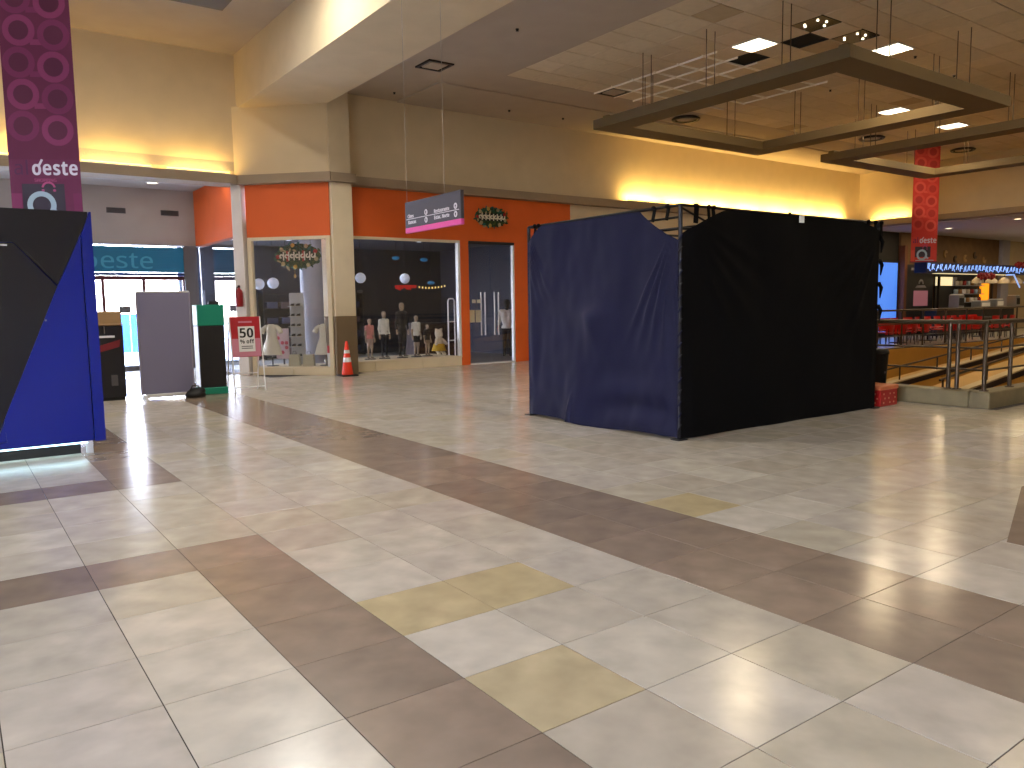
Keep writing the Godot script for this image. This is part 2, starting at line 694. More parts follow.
func build_walls() -> void:
	# upper walls above the ledge
	wall("wall_entrance", [
		["upper_wall", Vector3(-10.4, LEDGE1, -17.9), Vector3(5.45, HIGH + 0.1, -17.6), M.wall_cream],
		["ledge", Vector3(-10.4, LEDGE0, -17.9), Vector3(5.30, LEDGE1, -17.3), M.ledge_taupe],
		["front_wall", Vector3(-10.4, 0, -17.9), Vector3(-3.0, LEDGE0, -17.6), M.wall_cream]])
	var cw := struct_node("wall_corner")
	cham_box("upper_wall", -0.15, 2.05, LEDGE1, 5.82, 0.0, 0.25, M.wall_cream, cw)
	cham_box("ledge", -0.2, 2.16, LEDGE0, LEDGE1, -0.2, 0.25, M.ledge_taupe, cw)
	wall("wall_shop", [
		["pier", Vector3(6.88, LEDGE1, HALL_Z - 0.3), Vector3(7.36, CEIL + 0.02, -16.05), M.column_cream],
		["upper_wall", Vector3(7.36, LEDGE1, HALL_Z - 0.3), Vector3(28.3, CEIL + 0.28, HALL_Z), M.wall_cream],
		["ledge", Vector3(6.90, LEDGE0, HALL_Z - 0.3), Vector3(28.0, LEDGE1, HALL_Z + 0.28), M.ledge_taupe],
		["pier_ledge", Vector3(6.84, LEDGE0, HALL_Z), Vector3(7.42, LEDGE1, -15.9), M.ledge_taupe],
		["lower_wall", Vector3(13.9, 0, HALL_Z - 0.3), Vector3(28.3, LEDGE0, HALL_Z), M.wall_cream]])
	wall("wall_right", [
		["upper_wall", Vector3(28.0, LEDGE1, HALL_Z), Vector3(28.3, CEIL + 0.34, 6.2), M.wall_cream],
		["ledge", Vector3(27.72, LEDGE0, HALL_Z), Vector3(28.3, LEDGE1, 6.2), M.ledge_taupe]])
	wall("wall_behind", [["wall", Vector3(-10.4, -0.1, 6.1), Vector3(46.3, 7.2, 6.4), M.wall_cream]])
	# tall glazing on the left side of the hall
	wall("wall_left", [
		["sill_wall", Vector3(-10.4, -0.1, -17.9), Vector3(-10.0, 0.5, 6.2), M.wall_cream],
		["head_wall", Vector3(-10.4, 5.2, -17.9), Vector3(-10.0, 7.2, 6.2), M.wall_cream],
		["long_wall", Vector3(-10.4, 0.5, -17.9), Vector3(-10.0, 5.2, -3.5), M.wall_cream],
		["end_wall", Vector3(-10.4, 0.5, 5.7), Vector3(-10.0, 5.2, 6.2), M.wall_cream]])
	for k in 2:
		var w := struct_node("window_%d" % (k + 1))
		w.position = Vector3(-10.2, 0, -3.5 + 4.6 * k)
		w.rotation.y = -PI / 2
		span_obj("pane", Vector3(0, 0.5, -0.01), Vector3(4.6, 5.2, 0.01), M.pane, w)
		for x in [0.04, 2.3, 4.56]:
			span_obj("mullion", Vector3(x - 0.04, 0.5, -0.09), Vector3(x + 0.04, 5.2, 0.09), M.grey_frame, w)
		span_obj("transom", Vector3(0, 2.9, -0.08), Vector3(4.6, 2.97, 0.08), M.grey_frame, w)

# ---------------------------------------------------------------- entrance corridor
func build_entrance() -> void:
	var zb := -21.1
	wall("wall_corridor", [
		["back_wall", Vector3(-3.4, 3.08, zb - 0.3), Vector3(5.6, 4.5, zb), M.corridor_wall],
		["left_wall", Vector3(-3.4, -0.05, zb - 0.3), Vector3(-3.0, 4.5, -17.6), M.corridor_wall]])
	for v in [[3.36, 3.74], [4.57, 4.96]]:
		var t := thing("wall_vent", "small dark wall grille above the %s of the blue sign band" % ("lettering" if v[0] < 4 else "bare end"), "vent", Vector3((v[0] + v[1]) * 0.5, 3.88, zb))
		box_obj("frame", Vector3(0, 0, 0.012), Vector3(0.42, 0.13, 0.02), M.grey_frame, t, 0.004)
		for k in 4:
			box_obj("slat", Vector3(0, -0.042 + 0.028 * k, 0.024), Vector3(0.37, 0.01, 0.012), M.dark_grey, t, 0.0, Basis(Vector3.RIGHT, 0.5))
	mat("sign_blue", Color(0.045, 0.40, 0.53), 0.35)
	mat("sign_pale", Color(0.26, 0.57, 0.68), 0.4)
	var s := thing("sign_band", "long blue glass band lettered oeste above the entrance doors", "sign", Vector3(1.1, 2.72, zb + 0.03))
	var band_panel := box_obj("panel", Vector3.ZERO, Vector3(7.9, 0.62, 0.05), M.sign_blue, s, 0.005)
	box_obj("lower_rail", Vector3(0, -0.36, 0), Vector3(7.9, 0.07, 0.08), mat("rail_blue", Color(0.06, 0.16, 0.36), 0.4), s, 0.005)
	letters("lettering", "oeste", 0.55, M.sign_pale, band_panel, Vector3(2.42, -0.03, 0.028), 0.0, 0.006, "Droid Sans", false, 1.2)
	letters("lettering", "al", 0.5, M.sign_pale, band_panel, Vector3(1.35, -0.02, 0.028), 0.0, 0.006)
	# glazed doors with frames
	mat("door_frame", Color(0.30, 0.10, 0.13), 0.5, 0.1)
	var xs := [-3.0, -1.4, 0.2, 1.8, 3.16, 4.07, 5.02]
	var e := struct_node("door_1")
	span_obj("head_rail", Vector3(-3.0, 2.22, zb - 0.08), Vector3(5.02, 2.32, zb + 0.02), M.door_frame, e)
	span_obj("transom_glass", Vector3(-3.0, 2.32, zb - 0.04), Vector3(5.02, 3.08, zb - 0.03), M.pane, e)
	for k in xs.size():
		span_obj("mullion", Vector3(xs[k] - 0.035, 0, zb - 0.08), Vector3(xs[k] + 0.035, 2.22, zb + 0.02), M.door_frame, e)
	for k in xs.size() - 1:
		span_obj("pane", Vector3(xs[k] + 0.04, 0.12, zb - 0.035), Vector3(xs[k + 1] - 0.04, 2.22, zb - 0.025), M.pane, e)
		span_obj("bottom_rail", Vector3(xs[k] + 0.04, 0.0, zb - 0.06), Vector3(xs[k + 1] - 0.04, 0.12, zb), M.grey_frame, e)
		span_obj("door_sticker", Vector3((xs[k] + xs[k + 1]) * 0.5 - 0.13, 1.42, zb - 0.024), Vector3((xs[k] + xs[k + 1]) * 0.5 + 0.13, 1.58, zb - 0.018), M.grey_frame, e)
	# dark pier at the end of the doors
	var pier := struct_node("trim_2")
	span_obj("pier", Vector3(5.02, 0, zb - 0.1), Vector3(5.34, 3.08, zb + 0.1), mat("pier_grey", Color(0.34, 0.32, 0.32), 0.6), pier)
	# outside: paving, a low hoarding
	var og := struct_node("ground_outside")
	span_obj("paving", Vector3(-60, -0.3, -90), Vector3(60, -0.03, -21.6), grain(mat("paving", Color(0.72, 0.71, 0.70), 0.9), M.soft, 0.3), og)
	var h := thing("hoarding", "pale blue boarded hoarding standing outside beyond the entrance doors", "fence", Vector3(4.6, -0.03, -29))
	mat("hoarding_blue", Color(0.10, 0.35, 0.70), 0.6)
	for k in 6:
		box_obj("board", Vector3(-1.25 + 0.5 * k, 0.75, 0), Vector3(0.485, 1.3, 0.04), M.hoarding_blue, h, 0.006)
	for x in [-1.5, 0.0, 1.5]:
		box_obj("post", Vector3(x, 0.72, -0.06), Vector3(0.07, 1.44, 0.07), M.grey_frame, h, 0.006)

# ---------------------------------------------------------------- corner shop shell
func build_shop() -> void:
	var sh := struct_node("wall_shop_interior")
	var dark := grain(mat("shop_wall", Color(0.20, 0.21, 0.26), 0.85), M.soft, 0.5)
	span_obj("back_wall", Vector3(5.35, 0, -23.2), Vector3(14.0, 3.4, -23.0), dark, sh)
	span_obj("side_wall", Vector3(13.7, 0, -23.0), Vector3(13.9, 3.4, HALL_Z), dark, sh)
	var plan := PackedVector2Array([Vector2(5.56, -23.2), Vector2(14.0, -23.2), Vector2(14.0, HALL_Z - 0.22), Vector2(6.98, HALL_Z - 0.22), Vector2(5.56, -17.62)])
	var lay := Transform3D(Basis(Vector3.RIGHT, PI / 2), Vector3.ZERO)
	var st := begin()
	slab(st, plan, -3.45, -3.3, lay)
	obj("shop_ceiling", st, grain(mat("shop_ceiling", Color(0.34, 0.34, 0.37), 0.9), M.soft, 0.5), sh)
	st = begin()
	slab(st, plan, -0.004, 0.06, lay)
	obj("shop_floor", st, mat("shop_floor", Color(0.5, 0.47, 0.43), 0.35), sh)
	# corridor side: orange fascia over glass
	var side := struct_node("wall_corridor_right")
	span_obj("orange_fascia", Vector3(5.35, 3.08, -21.1), Vector3(5.55, 4.6, -17.91), M.orange, side)
	span_obj("orange_fascia", Vector3(5.35, 3.08, -17.91), Vector3(5.55, 4.13, -17.60), M.orange, side)
	span_obj("pane", Vector3(5.38, 0.06, -21.0), Vector3(5.40, 3.08, -17.7), M.shop_pane, side)
	span_obj("sill", Vector3(5.34, 0.0, -21.0), Vector3(5.46, 0.06, -17.6), M.grey_frame, side)
	# slim white corner post beside the entrance
	var post := struct_node("trim_3")
	box_obj("corner_post", Vector3(5.40, 2.07, -17.56), Vector3(0.24, LEDGE0, 0.24), grain(mat("post_white", Color(0.84, 0.81, 0.78), 0.6), M.soft, 0.6), post, 0.01, Basis(Vector3.UP, -PI / 4))
	# shop corner front
	var cf := struct_node("wall_shop_corner")
	cham_box("orange_fascia", 0.12, 2.03, 3.02, LEDGE0, 0.0, 0.2, M.orange, cf)
	cham_box("frame_head", 0.12, 2.03, 2.95, 3.02, 0.0, 0.1, M.column_cream, cf, 0.005)
	cham_box("frame_jamb", 0.12, 0.22, 0.0, 2.95, -0.02, 0.1, M.column_cream, cf, 0.005)
	cham_box("frame_jamb", 1.93, 2.03, 0.0, 2.95, -0.02, 0.1, M.column_cream, cf, 0.005)
	cham_box("pane", 0.22, 1.93, 0.18, 2.95, 0.045, 0.055, M.shop_pane, cf)
	for k in 2:
		cham_box("plinth_panel", 0.225 + 0.853 * k, 1.07 + 0.853 * k, 0.0, 0.17, 0.0, 0.12, M.column_cream, cf, 0.006)
	cham_box("display_floor", 0.12, 2.03, 0.14, 0.18, 0.1, 1.1, M.column_cream, cf)
	# pillar with brown foot between the two fronts
	var pil := struct_node("trim_4")
	span_obj("pillar_shaft", Vector3(6.88, 1.28, HALL_Z - 0.2), Vector3(7.36, LEDGE0, -16.0), M.column_cream, pil, 0.01)
	span_obj("pillar_foot", Vector3(6.87, 0.0, HALL_Z - 0.2), Vector3(7.37, 1.28, -15.99), M.column_brown, pil, 0.01)
	# front along the hall
	var ff := struct_node("wall_shop_front")
	span_obj("orange_fascia", Vector3(7.36, 3.06, HALL_Z - 0.2), Vector3(13.9, LEDGE0, HALL_Z), M.orange, ff)
	span_obj("orange_jamb", Vector3(10.36, 0.0, HALL_Z - 0.12), Vector3(10.60, 3.06, HALL_Z + 0.03), M.orange, ff, 0.008)
	span_obj("orange_jamb", Vector3(12.0, 0.0, HALL_Z - 0.12), Vector3(12.36, 3.06, HALL_Z + 0.03), M.orange, ff, 0.008)
	span_obj("orange_wall", Vector3(12.36, 0.0, HALL_Z - 0.12), Vector3(13.9, 3.06, HALL_Z - 0.02), M.orange, ff)
	span_obj("window_head", Vector3(7.36, 3.0, HALL_Z - 0.1), Vector3(10.36, 3.06, HALL_Z + 0.02), M.column_cream, ff, 0.005)
	span_obj("window_jamb", Vector3(10.29, 0.22, HALL_Z - 0.1), Vector3(10.36, 3.0, HALL_Z + 0.02), M.white_metal, ff, 0.005)
	span_obj("pane", Vector3(7.36, 0.24, HALL_Z - 0.06), Vector3(10.29, 3.0, HALL_Z - 0.05), M.shop_pane, ff)
	var xs := [7.37, 8.0, 9.25, 10.36]
	for k in 3:
		span_obj("plinth_panel", Vector3(xs[k] + 0.004, 0.0, HALL_Z - 0.1), Vector3(xs[k + 1] - 0.004, 0.2, HALL_Z + 0.01), M.column_cream, ff, 0.006)
	span_obj("plinth_cap", Vector3(7.36, 0.2, HALL_Z - 0.12), Vector3(10.36, 0.24, HALL_Z + 0.03), M.column_cream, ff, 0.005)
	span_obj("display_floor", Vector3(7.36, 0.18, -17.9), Vector3(10.3, 0.235, HALL_Z - 0.12), M.column_cream, ff)
	var d := struct_node("door_2")
	var leaf_a := span_obj("door_leaf", Vector3(10.62, 0.04, HALL_Z - 0.06), Vector3(11.27, 2.98, HALL_Z - 0.05), M.shop_pane, d)
	var leaf_b := span_obj("door_leaf", Vector3(11.29, 0.04, HALL_Z - 0.06), Vector3(11.94, 2.98, HALL_Z - 0.05), M.shop_pane, d)
	span_obj("threshold", Vector3(10.6, 0.0, HALL_Z - 0.1), Vector3(12.0, 0.03, HALL_Z + 0.02), M.white_metal, d)
	span_obj("door_jamb", Vector3(11.95, 0.03, HALL_Z - 0.08), Vector3(12.0, 3.0, HALL_Z + 0.02), M.white_metal, d, 0.004)
	span_obj("door_head", Vector3(10.6, 2.99, HALL_Z - 0.1), Vector3(12.0, 3.06, HALL_Z + 0.02), M.dark_grey, d)
	for x in [11.01, 11.13, 11.42, 11.54]:
		rod_obj("pull_bar", Vector3(x - 0.05, 0.72, HALL_Z + 0.0), Vector3(x - 0.05, 1.80, HALL_Z + 0.0), 0.018, M.steel, leaf_a if x < 11.3 else leaf_b)
	for q in [[10.72, 1.53, 0.11, 0.09], [10.86, 1.53, 0.11, 0.09], [10.64, 1.05, 0.15, 0.31], [10.82, 1.05, 0.17, 0.31]]:
		span_obj("door_notice", Vector3(q[0], q[1], HALL_Z - 0.048), Vector3(q[0] + q[2], q[1] + q[3], HALL_Z - 0.045), mat("paper", Color(0.72, 0.68, 0.58), 0.8) if not M.has("paper") else M.paper, d)

# ---------------------------------------------------------------- ramp void with kerb and railings
func build_void() -> void:
	var yel := grain(mat("void_yellow", Color(0.80, 0.60, 0.24), 0.75), M.soft, 0.5)
	var w := struct_node("wall_void")
	span_obj("far_wall", Vector3(11.0, -2.2, -12.6), Vector3(36.2, -0.02, -12.33), yel, w)
	span_obj("side_wall", Vector3(10.95, -2.2, -12.6), Vector3(11.3, -0.41, -4.6), yel, w)
	span_obj("near_wall", Vector3(10.95, -2.2, -4.85), Vector3(36.2, -0.41, -4.6), yel, w)
	span_obj("end_wall", Vector3(36.0, -2.2, -12.6), Vector3(36.2, -0.01, -4.3), yel, w)
	span_obj("void_floor", Vector3(10.7, -2.3, -12.6), Vector3(36.2, -2.2, -4.3), grain(mat("void_floor", Color(0.70, 0.55, 0.28), 0.7), M.soft, 0.4), w)
	var kb := grain(mat("kerb_stone", Color(0.50, 0.45, 0.32), 0.6), M.cloud, 0.7)
	var k := struct_node("trim_5")
	for i in 6:
		var z0 := -4.885 - 1.25 * i
		span_obj("kerb_stone", Vector3(11.1, -0.01, z0 - 1.246), Vector3(11.36, 0.22, z0), kb, k, 0.012)
	for i in 12:
		span_obj("kerb_stone", Vector3(11.1 + 1.5 * i, -0.01, -4.88), Vector3(11.1 + 1.5 * i + 1.496, 0.22, -4.62), kb, k, 0.012)
	# ramps going down inside the void, each with a stone edge, dark band and low rail
	mat("ramp_edge", Color(0.70, 0.62, 0.46), 0.6)
	mat("ramp_band", Color(0.10, 0.035, 0.03), 0.6)
	mat("brown_rail", Color(0.26, 0.19, 0.10), 0.45, 0.3)
	for q in [[-8.5, 13.0, 30.0, -0.48, 0.077, "long yellow sided ramp with a dark band behind the stone kerb"], [-6.2, 13.2, 22.0, -0.15, 0.10, "nearer yellow sided ramp, its rail close inside the stone kerb"]]:
		var z: float = q[0]
		var x0: float = q[1]
		var x1: float = q[2]
		var y0: float = q[3]
		var sl: float = q[4]
		var t := thing("ramp", q[5], "ramp", Vector3(x0, -2.2, z), 0.0)
		var yt := y0 + 2.2
		var L := x1 - x0
		var st := begin()
		slab(st, PackedVector2Array([Vector2(0, 0), Vector2(L, 0), Vector2(L, yt + sl * L - 0.14), Vector2(0, yt - 0.14)]), -0.12, 0.0)
		obj("side_panel", st, yel, t)
		st = begin()
		slab(st, PackedVector2Array([Vector2(0, yt - 0.14), Vector2(L, yt + sl * L - 0.14), Vector2(L, yt + sl * L - 0.03), Vector2(0, yt - 0.03)]), -0.12, 0.015)
		obj("dark_band", st, M.ramp_band, t)
		st = begin()
		slab(st, PackedVector2Array([Vector2(0, yt - 0.03), Vector2(L, yt + sl * L - 0.03), Vector2(L, yt + sl * L), Vector2(0, yt)]), -0.14, 0.03)
		obj("stone_edge", st, M.ramp_edge, t)
		st = begin()
		slab(st, PackedVector2Array([Vector2(0, yt - 0.5), Vector2(L, yt + sl * L - 0.5), Vector2(L, yt + sl * L - 0.4), Vector2(0, yt - 0.4)]), -1.5, -0.12)
		obj("walkway", st, M.void_floor, t)
		var n := int(L / 1.6)
		for i in n + 1:
			var x := 0.1 + 1.6 * i
			if x < L:
				rod_obj("rail_post", Vector3(x, yt + sl * x - 0.02, -0.06), Vector3(x, yt + sl * x + 0.28, -0.06), 0.018, M.brown_rail, t, 6)
		rod_obj("low_rail", Vector3(0, yt + 0.28, -0.06), Vector3(L, yt + sl * L + 0.28, -0.06), 0.02, M.brown_rail, t, 6)
	# railings: tube posts, top rail and two lower bars
	mat("rail_metal", Color(0.27, 0.22, 0.155), 0.45, 0.5)
	railing("brushed metal railing along the stone kerb beside the draped booth", Vector3(11.23, 0.22, -12.2), Vector3(11.23, 0.22, -4.75), 0.92, [0.0, 0.24, 0.48, 0.70, 0.938, 0.953, 1.0])
	railing("brushed metal railing on the stone kerb that runs away from the booth", Vector3(11.31, 0.22, -4.75), Vector3(28.0, 0.22, -4.75), 0.92, [0.042, 0.13, 0.22, 0.31, 0.4, 0.5, 0.6, 0.7, 0.8, 0.9, 1.0])
	railing("metal railing along the far side of the ramp void, before the red chairs", Vector3(11.3, 0.0, -12.6), Vector3(35.9, 0.0, -12.6), 1.13, [0.0, 0.08, 0.16, 0.24, 0.32, 0.4, 0.46, 0.517, 0.57, 0.63, 0.69, 0.74, 0.795, 0.85, 0.92, 1.0])

func railing(label: String, a: Vector3, b: Vector3, h: float, at: Array) -> void:
	var t := thing("railing", label, "railing", a)
	var d := b - a
	for s in at:
		var p: Vector3 = d * float(s)
		var st := begin()
		rod(st, p + Vector3(0, 0.0, 0), p + Vector3(0, h - 0.02, 0), 0.028, 10)
		lathe(st, p, [Vector2(0.0, 0.012), Vector2(0.06, 0.012), Vector2(0.06, 0.0)], 10)
		obj("post", st, M.rail_metal, t)
	rod_obj("top_rail", Vector3(0, h, 0) - d.normalized() * 0.03, d + Vector3(0, h, 0) + d.normalized() * 0.03, 0.032, M.rail_metal, t, 10)
	for f in [0.3, 0.62]:
		rod_obj("bar", Vector3(0, h * f, 0), d + Vector3(0, h * f, 0), 0.014, M.rail_metal, t, 8)

# ---------------------------------------------------------------- food court shell
func build_food_court() -> void:
	var fw := grain(mat("food_wall", Color(0.50, 0.38, 0.24), 0.8), M.cloud, 0.5)
	var fp := grain(mat("food_plain", Color(0.72, 0.64, 0.50), 0.85), M.soft, 0.4)
	wall("wall_food_court", [
		["dark_front", Vector3(28.3, 0, HALL_Z - 0.3), Vector3(31.1, LEDGE0, HALL_Z - 0.1), mat("front_dark", Color(0.10, 0.085, 0.05), 0.7)],
		["stone_front", Vector3(31.1, 0, HALL_Z - 0.3), Vector3(39.8, LEDGE0, HALL_Z), fw],
		["end_pier", Vector3(39.8, 0, HALL_Z - 0.3), Vector3(40.6, LEDGE0, HALL_Z + 0.15), grain(mat("pier_pale", Color(0.62, 0.60, 0.62), 0.8), M.soft, 0.5)],
		["plain_front", Vector3(40.6, 0, HALL_Z - 0.3), Vector3(46.0, LEDGE0, HALL_Z), fp],
		["end_wall", Vector3(46.0, -0.05, HALL_Z - 0.3), Vector3(46.3, LEDGE0 + 0.3, 6.2), fp]])
	var c := struct_node("ceiling")
	span_obj("food_ceiling", Vector3(28.3, LEDGE0 - 0.02, HALL_Z - 0.3), Vector3(46.3, LEDGE0 + 0.25, 6.2), grain(mat("food_ceiling", Color(0.80, 0.79, 0.78), 0.85), M.soft, 0.4), c)
	glow("downlight_warm", Color(1.0, 0.90, 0.72), 6.0)
	for p in [Vector3(29.6, 0, -11.7), Vector3(31.0, 0, -14.6), Vector3(33.5, 0, -12.0), Vector3(36.5, 0, -14.0), Vector3(38.5, 0, -10.5), Vector3(33.0, 0, -8.0), Vector3(41.5, 0, -13.0)]:
		var t := thing("recessed_downlight", "round white recessed downlight in the low food court ceiling", "ceiling light", Vector3(p.x, LEDGE0 - 0.02, p.z), 0.0, "food court downlights")
		var st := begin()
		lathe(st, Vector3.ZERO, [Vector2(0.13, 0.0), Vector2(0.15, 0.0), Vector2(0.15, -0.02), Vector2(0.12, -0.02)], 16)
		obj("rim", st, M.white_plastic, t)
		st = begin()
		lathe(st, Vector3.ZERO, [Vector2(0.12, -0.012), Vector2(0.0, -0.012)], 16)
		obj("diffuser", st, M.downlight_warm, t)
		area("lamp_light", Vector3(0, -0.03, 0), Vector3.DOWN, Vector2(0.2, 0.2), Color(1.0, 0.88, 0.68), 5.0, t)

# ---------------------------------------------------------------- draped booth
const BX0 := 6.28
const BX1 := 10.1
const BZ0 := -5.66
const BZ1 := -8.27
const BH := 2.47

func build_booth() -> void:
	mat("tube_black", Color(0.05, 0.05, 0.06), 0.4, 0.6)
	mat("tube_grey", Color(0.13, 0.13, 0.15), 0.5, 0.5)
	var f := thing("booth_frame", "open steel tube frame of the draped booth, bare at its top corners", "frame", Vector3(BX0, 0, BZ0))
	var w := BX1 - BX0
	var d := BZ1 - BZ0
	for q in [[0, 0], [1, 0], [1, 1], [0, 1]]:
		var p := Vector3(w * q[0], 0, d * q[1])
		rod_obj("post", p + Vector3(0, 0.012, 0), p + Vector3(0, BH, 0), 0.022, M.tube_grey, f, 10)
		box_obj("foot_plate", p + Vector3(0, 0.006, 0), Vector3(0.13, 0.012, 0.13), M.tube_grey, f, 0.003)
	for y in [BH, BH - 0.24]:
		rod_obj("rail", Vector3(0, y, 0), Vector3(w, y, 0), 0.016, M.tube_black, f, 8)
		rod_obj("rail", Vector3(0, y, d), Vector3(w, y, d), 0.016, M.tube_black, f, 8)
		rod_obj("rail", Vector3(0, y, 0), Vector3(0, y, d), 0.016, M.tube_black, f, 8)
		rod_obj("rail", Vector3(w, y, 0), Vector3(w, y, d), 0.016, M.tube_black, f, 8)
	rod_obj("rail", Vector3(w * 0.5, BH, 0), Vector3(w * 0.5, BH, d), 0.016, M.tube_black, f, 8)
	rod_obj("brace", Vector3(0.02, BH - 0.02, -0.02), Vector3(0.7, BH - 0.22, -0.05), 0.012, M.tube_black, f, 8)
	rod_obj("brace", Vector3(0.02, BH - 0.12, -0.05), Vector3(0.02, BH - 0.12, -0.9), 0.012, M.tube_black, f, 8)
	# cloths
	var nz := FastNoiseLite.new()
	nz.seed = 3
	nz.frequency = 0.9
	nz.fractal_octaves = 3
	var navy := mat("navy_cloth", Color(0.06, 0.066, 0.175), 0.7)
	grain(navy, M.weave, 2.0)
	navy.rim_enabled = true
	navy.rim = 0.08
	navy.rim_tint = 0.6
	var blk := mat("black_cloth", Color(0.012, 0.011, 0.016), 0.9)
	grain(blk, M.weave, 2.0)
	blk.metallic_specular = 0.25
	navy.metallic_specular = 0.3
	var ties := begin()
	# left cloth, facing away from the hall's right side (s runs from the far post to the near post)
	var L := BZ0 - BZ1
	var left := func(s: float, t: float) -> Vector3:
		var top := BH - 0.02
		if s < 0.12:
			top = BH - 0.02 - 0.20 * (1.0 - s / 0.12)
		if s > 0.80:
			top = BH - 0.02 - 0.34 * pow((s - 0.80) / 0.20, 0.8)
		var y := lerpf(0.02 + 0.02 * sin(s * 9.0), top, t)
		var q := Vector2(s * L, y)
		var out := 0.045 + 0.04 * nz.get_noise_2d(q.x * 1.2, q.y * 0.7)
		# tension folds fanning from the upper near corner
		for e in 5:
			var a := 1.05 + 0.13 * e
			var rel := Vector2(L - q.x, BH - 0.15 - q.y)
			var ang := atan2(rel.y, rel.x)
			var r := rel.length()
			out += 0.036 * exp(-pow((ang - a) / 0.035, 2.0)) * smoothstep(0.1, 0.45, r) * smoothstep(1.7, 0.7, r)
			var rel2 := Vector2(q.x, BH - 0.05 - q.y)
			var ang2 := atan2(rel2.y, rel2.x)
			out += 0.026 * exp(-pow((ang2 - (1.0 + 0.14 * e)) / 0.04, 2.0)) * smoothstep(0.05, 0.3, rel2.length()) * smoothstep(1.2, 0.4, rel2.length())
		# something inside pushes the cloth out at chest height, with a ridge below
		var bump := Vector2(q.x - 1.36, q.y - 1.30)
		out += 0.12 * exp(-(bump.x * bump.x * 22.0 + bump.y * bump.y * (5.0 if bump.y < 0 else 60.0)))
		out += 0.09 * exp(-pow((q.x - 1.05) / 0.26, 2.0)) * smoothstep(1.3, 0.2, q.y)
		# sagging cross folds near the hem
		out += 0.026 * sin((q.y + 0.16 * pow(q.x - 2.0, 2.0)) * 15.0) * smoothstep(1.0, 0.2, q.y) * smoothstep(1.2, 1.8, q.x)
		out += 0.022 * sin((q.y * 12.0 + q.x * 4.0)) * smoothstep(0.9, 0.1, q.y) * smoothstep(1.0, 0.3, q.x)
		out += 0.045 * exp(-pow((q.x - 0.92 - 0.25 * (q.y - 0.1)) / 0.03, 2.0)) * smoothstep(0.45, 0.1, q.y)
		var edge := minf(s, 1.0 - s)
		out *= smoothstep(0.0, 0.06, edge) * 0.85 + 0.15
		return Vector3(BX0 - 0.02 - out, y, BZ1 + s * L)
	var c1 := thing("cloth", "navy blue cloth stretched over the booth side that faces the shops' entrance", "drape", Vector3.ZERO)
	var st := begin()
	sheet(st, 110, 90, left, Vector3(-1, 0, 0))
	obj("fabric", st, navy, c1)
	# near cloth (s runs from the navy corner to the far right post)
	var W := BX1 - BX0
	var near := func(s: float, t: float) -> Vector3:
		var top := BH - 0.01
		if s < 0.19:
			top = BH - 0.01 - 0.28 * pow(1.0 - s / 0.19, 1.3)
		if s > 0.88:
			top = BH - 0.01 - 0.10 * (s - 0.88) / 0.12
		var y := lerpf(0.015, top, t)
		var q := Vector2(s * W, y)
		var out := 0.03 + 0.02 * nz.get_noise_2d(q.x * 0.9 + 40.0, q.y * 0.6)
		for e in 4:
			var rel := Vector2(q.x, BH - 0.1 - q.y)
			out += 0.02 * exp(-pow((atan2(rel.y, rel.x) - (0.35 + 0.22 * e)) / 0.06, 2.0)) * smoothstep(0.15, 0.5, rel.length()) * smoothstep(2.2, 0.9, rel.length())
			var rel2 := Vector2(W - q.x, BH - 0.05 - q.y)
			out += 0.02 * exp(-pow((atan2(rel2.y, rel2.x) - (0.5 + 0.2 * e)) / 0.06, 2.0)) * smoothstep(0.15, 0.6, rel2.length()) * smoothstep(2.4, 1.0, rel2.length())
		out += 0.012 * sin(q.x * 5.0 + q.y * 2.5)
		var edge := minf(s, 1.0 - s)
		out *= smoothstep(0.0, 0.05, edge) * 0.85 + 0.15
		return Vector3(BX0 + s * W, y, BZ0 + 0.02 + out)
	var c2 := thing("cloth", "black cloth hung over the long side of the booth beside the navy cloth", "drape", Vector3.ZERO)
	st = begin()
	sheet(st, 130, 80, near, Vector3(0, 0, 1))
	obj("fabric", st, blk, c2)
	var back := func(s: float, t: float) -> Vector3:
		return Vector3(BX0 + 0.04 + s * (W - 0.08), lerpf(0.015, BH - 0.3, t), BZ1 - 0.03 - 0.02 * nz.get_noise_2d(s * 4.0, t * 2.0))
	var c3 := thing("cloth", "black cloth on the booth's rear side facing the shop wall", "drape", Vector3.ZERO)
	st = begin()
	sheet(st, 50, 30, back, Vector3(0, 0, -1))
	obj("fabric", st, blk, c3)
	var right := func(s: float, t: float) -> Vector3:
		return Vector3(BX1 + 0.035 + 0.02 * nz.get_noise_2d(s * 4.0 + 9.0, t * 2.0), lerpf(0.015, BH - 0.12, t), BZ1 + 0.03 + s * (L - 0.06))
	var c4 := thing("cloth", "black cloth on the booth's short side next to the red gift box", "drape", Vector3.ZERO)
	st = begin()
	sheet(st, 40, 30, right, Vector3(1, 0, 0))
	obj("fabric", st, blk, c4)
	# knotted straps that lace the cloths to posts and rails
	for k in 17:
		var y := 0.1 + 0.125 * k
		var m: Material = navy if k % 3 else M.tube_grey
		for q in [[Vector3(BX0 - 0.012, y, BZ0 - 0.02), Vector3(BX0 + 0.0, y + 0.07, BZ0 + 0.03)], [Vector3(BX0 - 0.02, y, BZ1 + 0.0), Vector3(BX0 + 0.012, y + 0.07, BZ1 + 0.024)]]:
			st = begin()
			sweep(st, [q[0], (q[0] + q[1]) * 0.5 + Vector3(-0.025, 0, 0.022), q[1]], [0.008, 0.012, 0.007], 6)
			obj("lacing", st, m, c1)
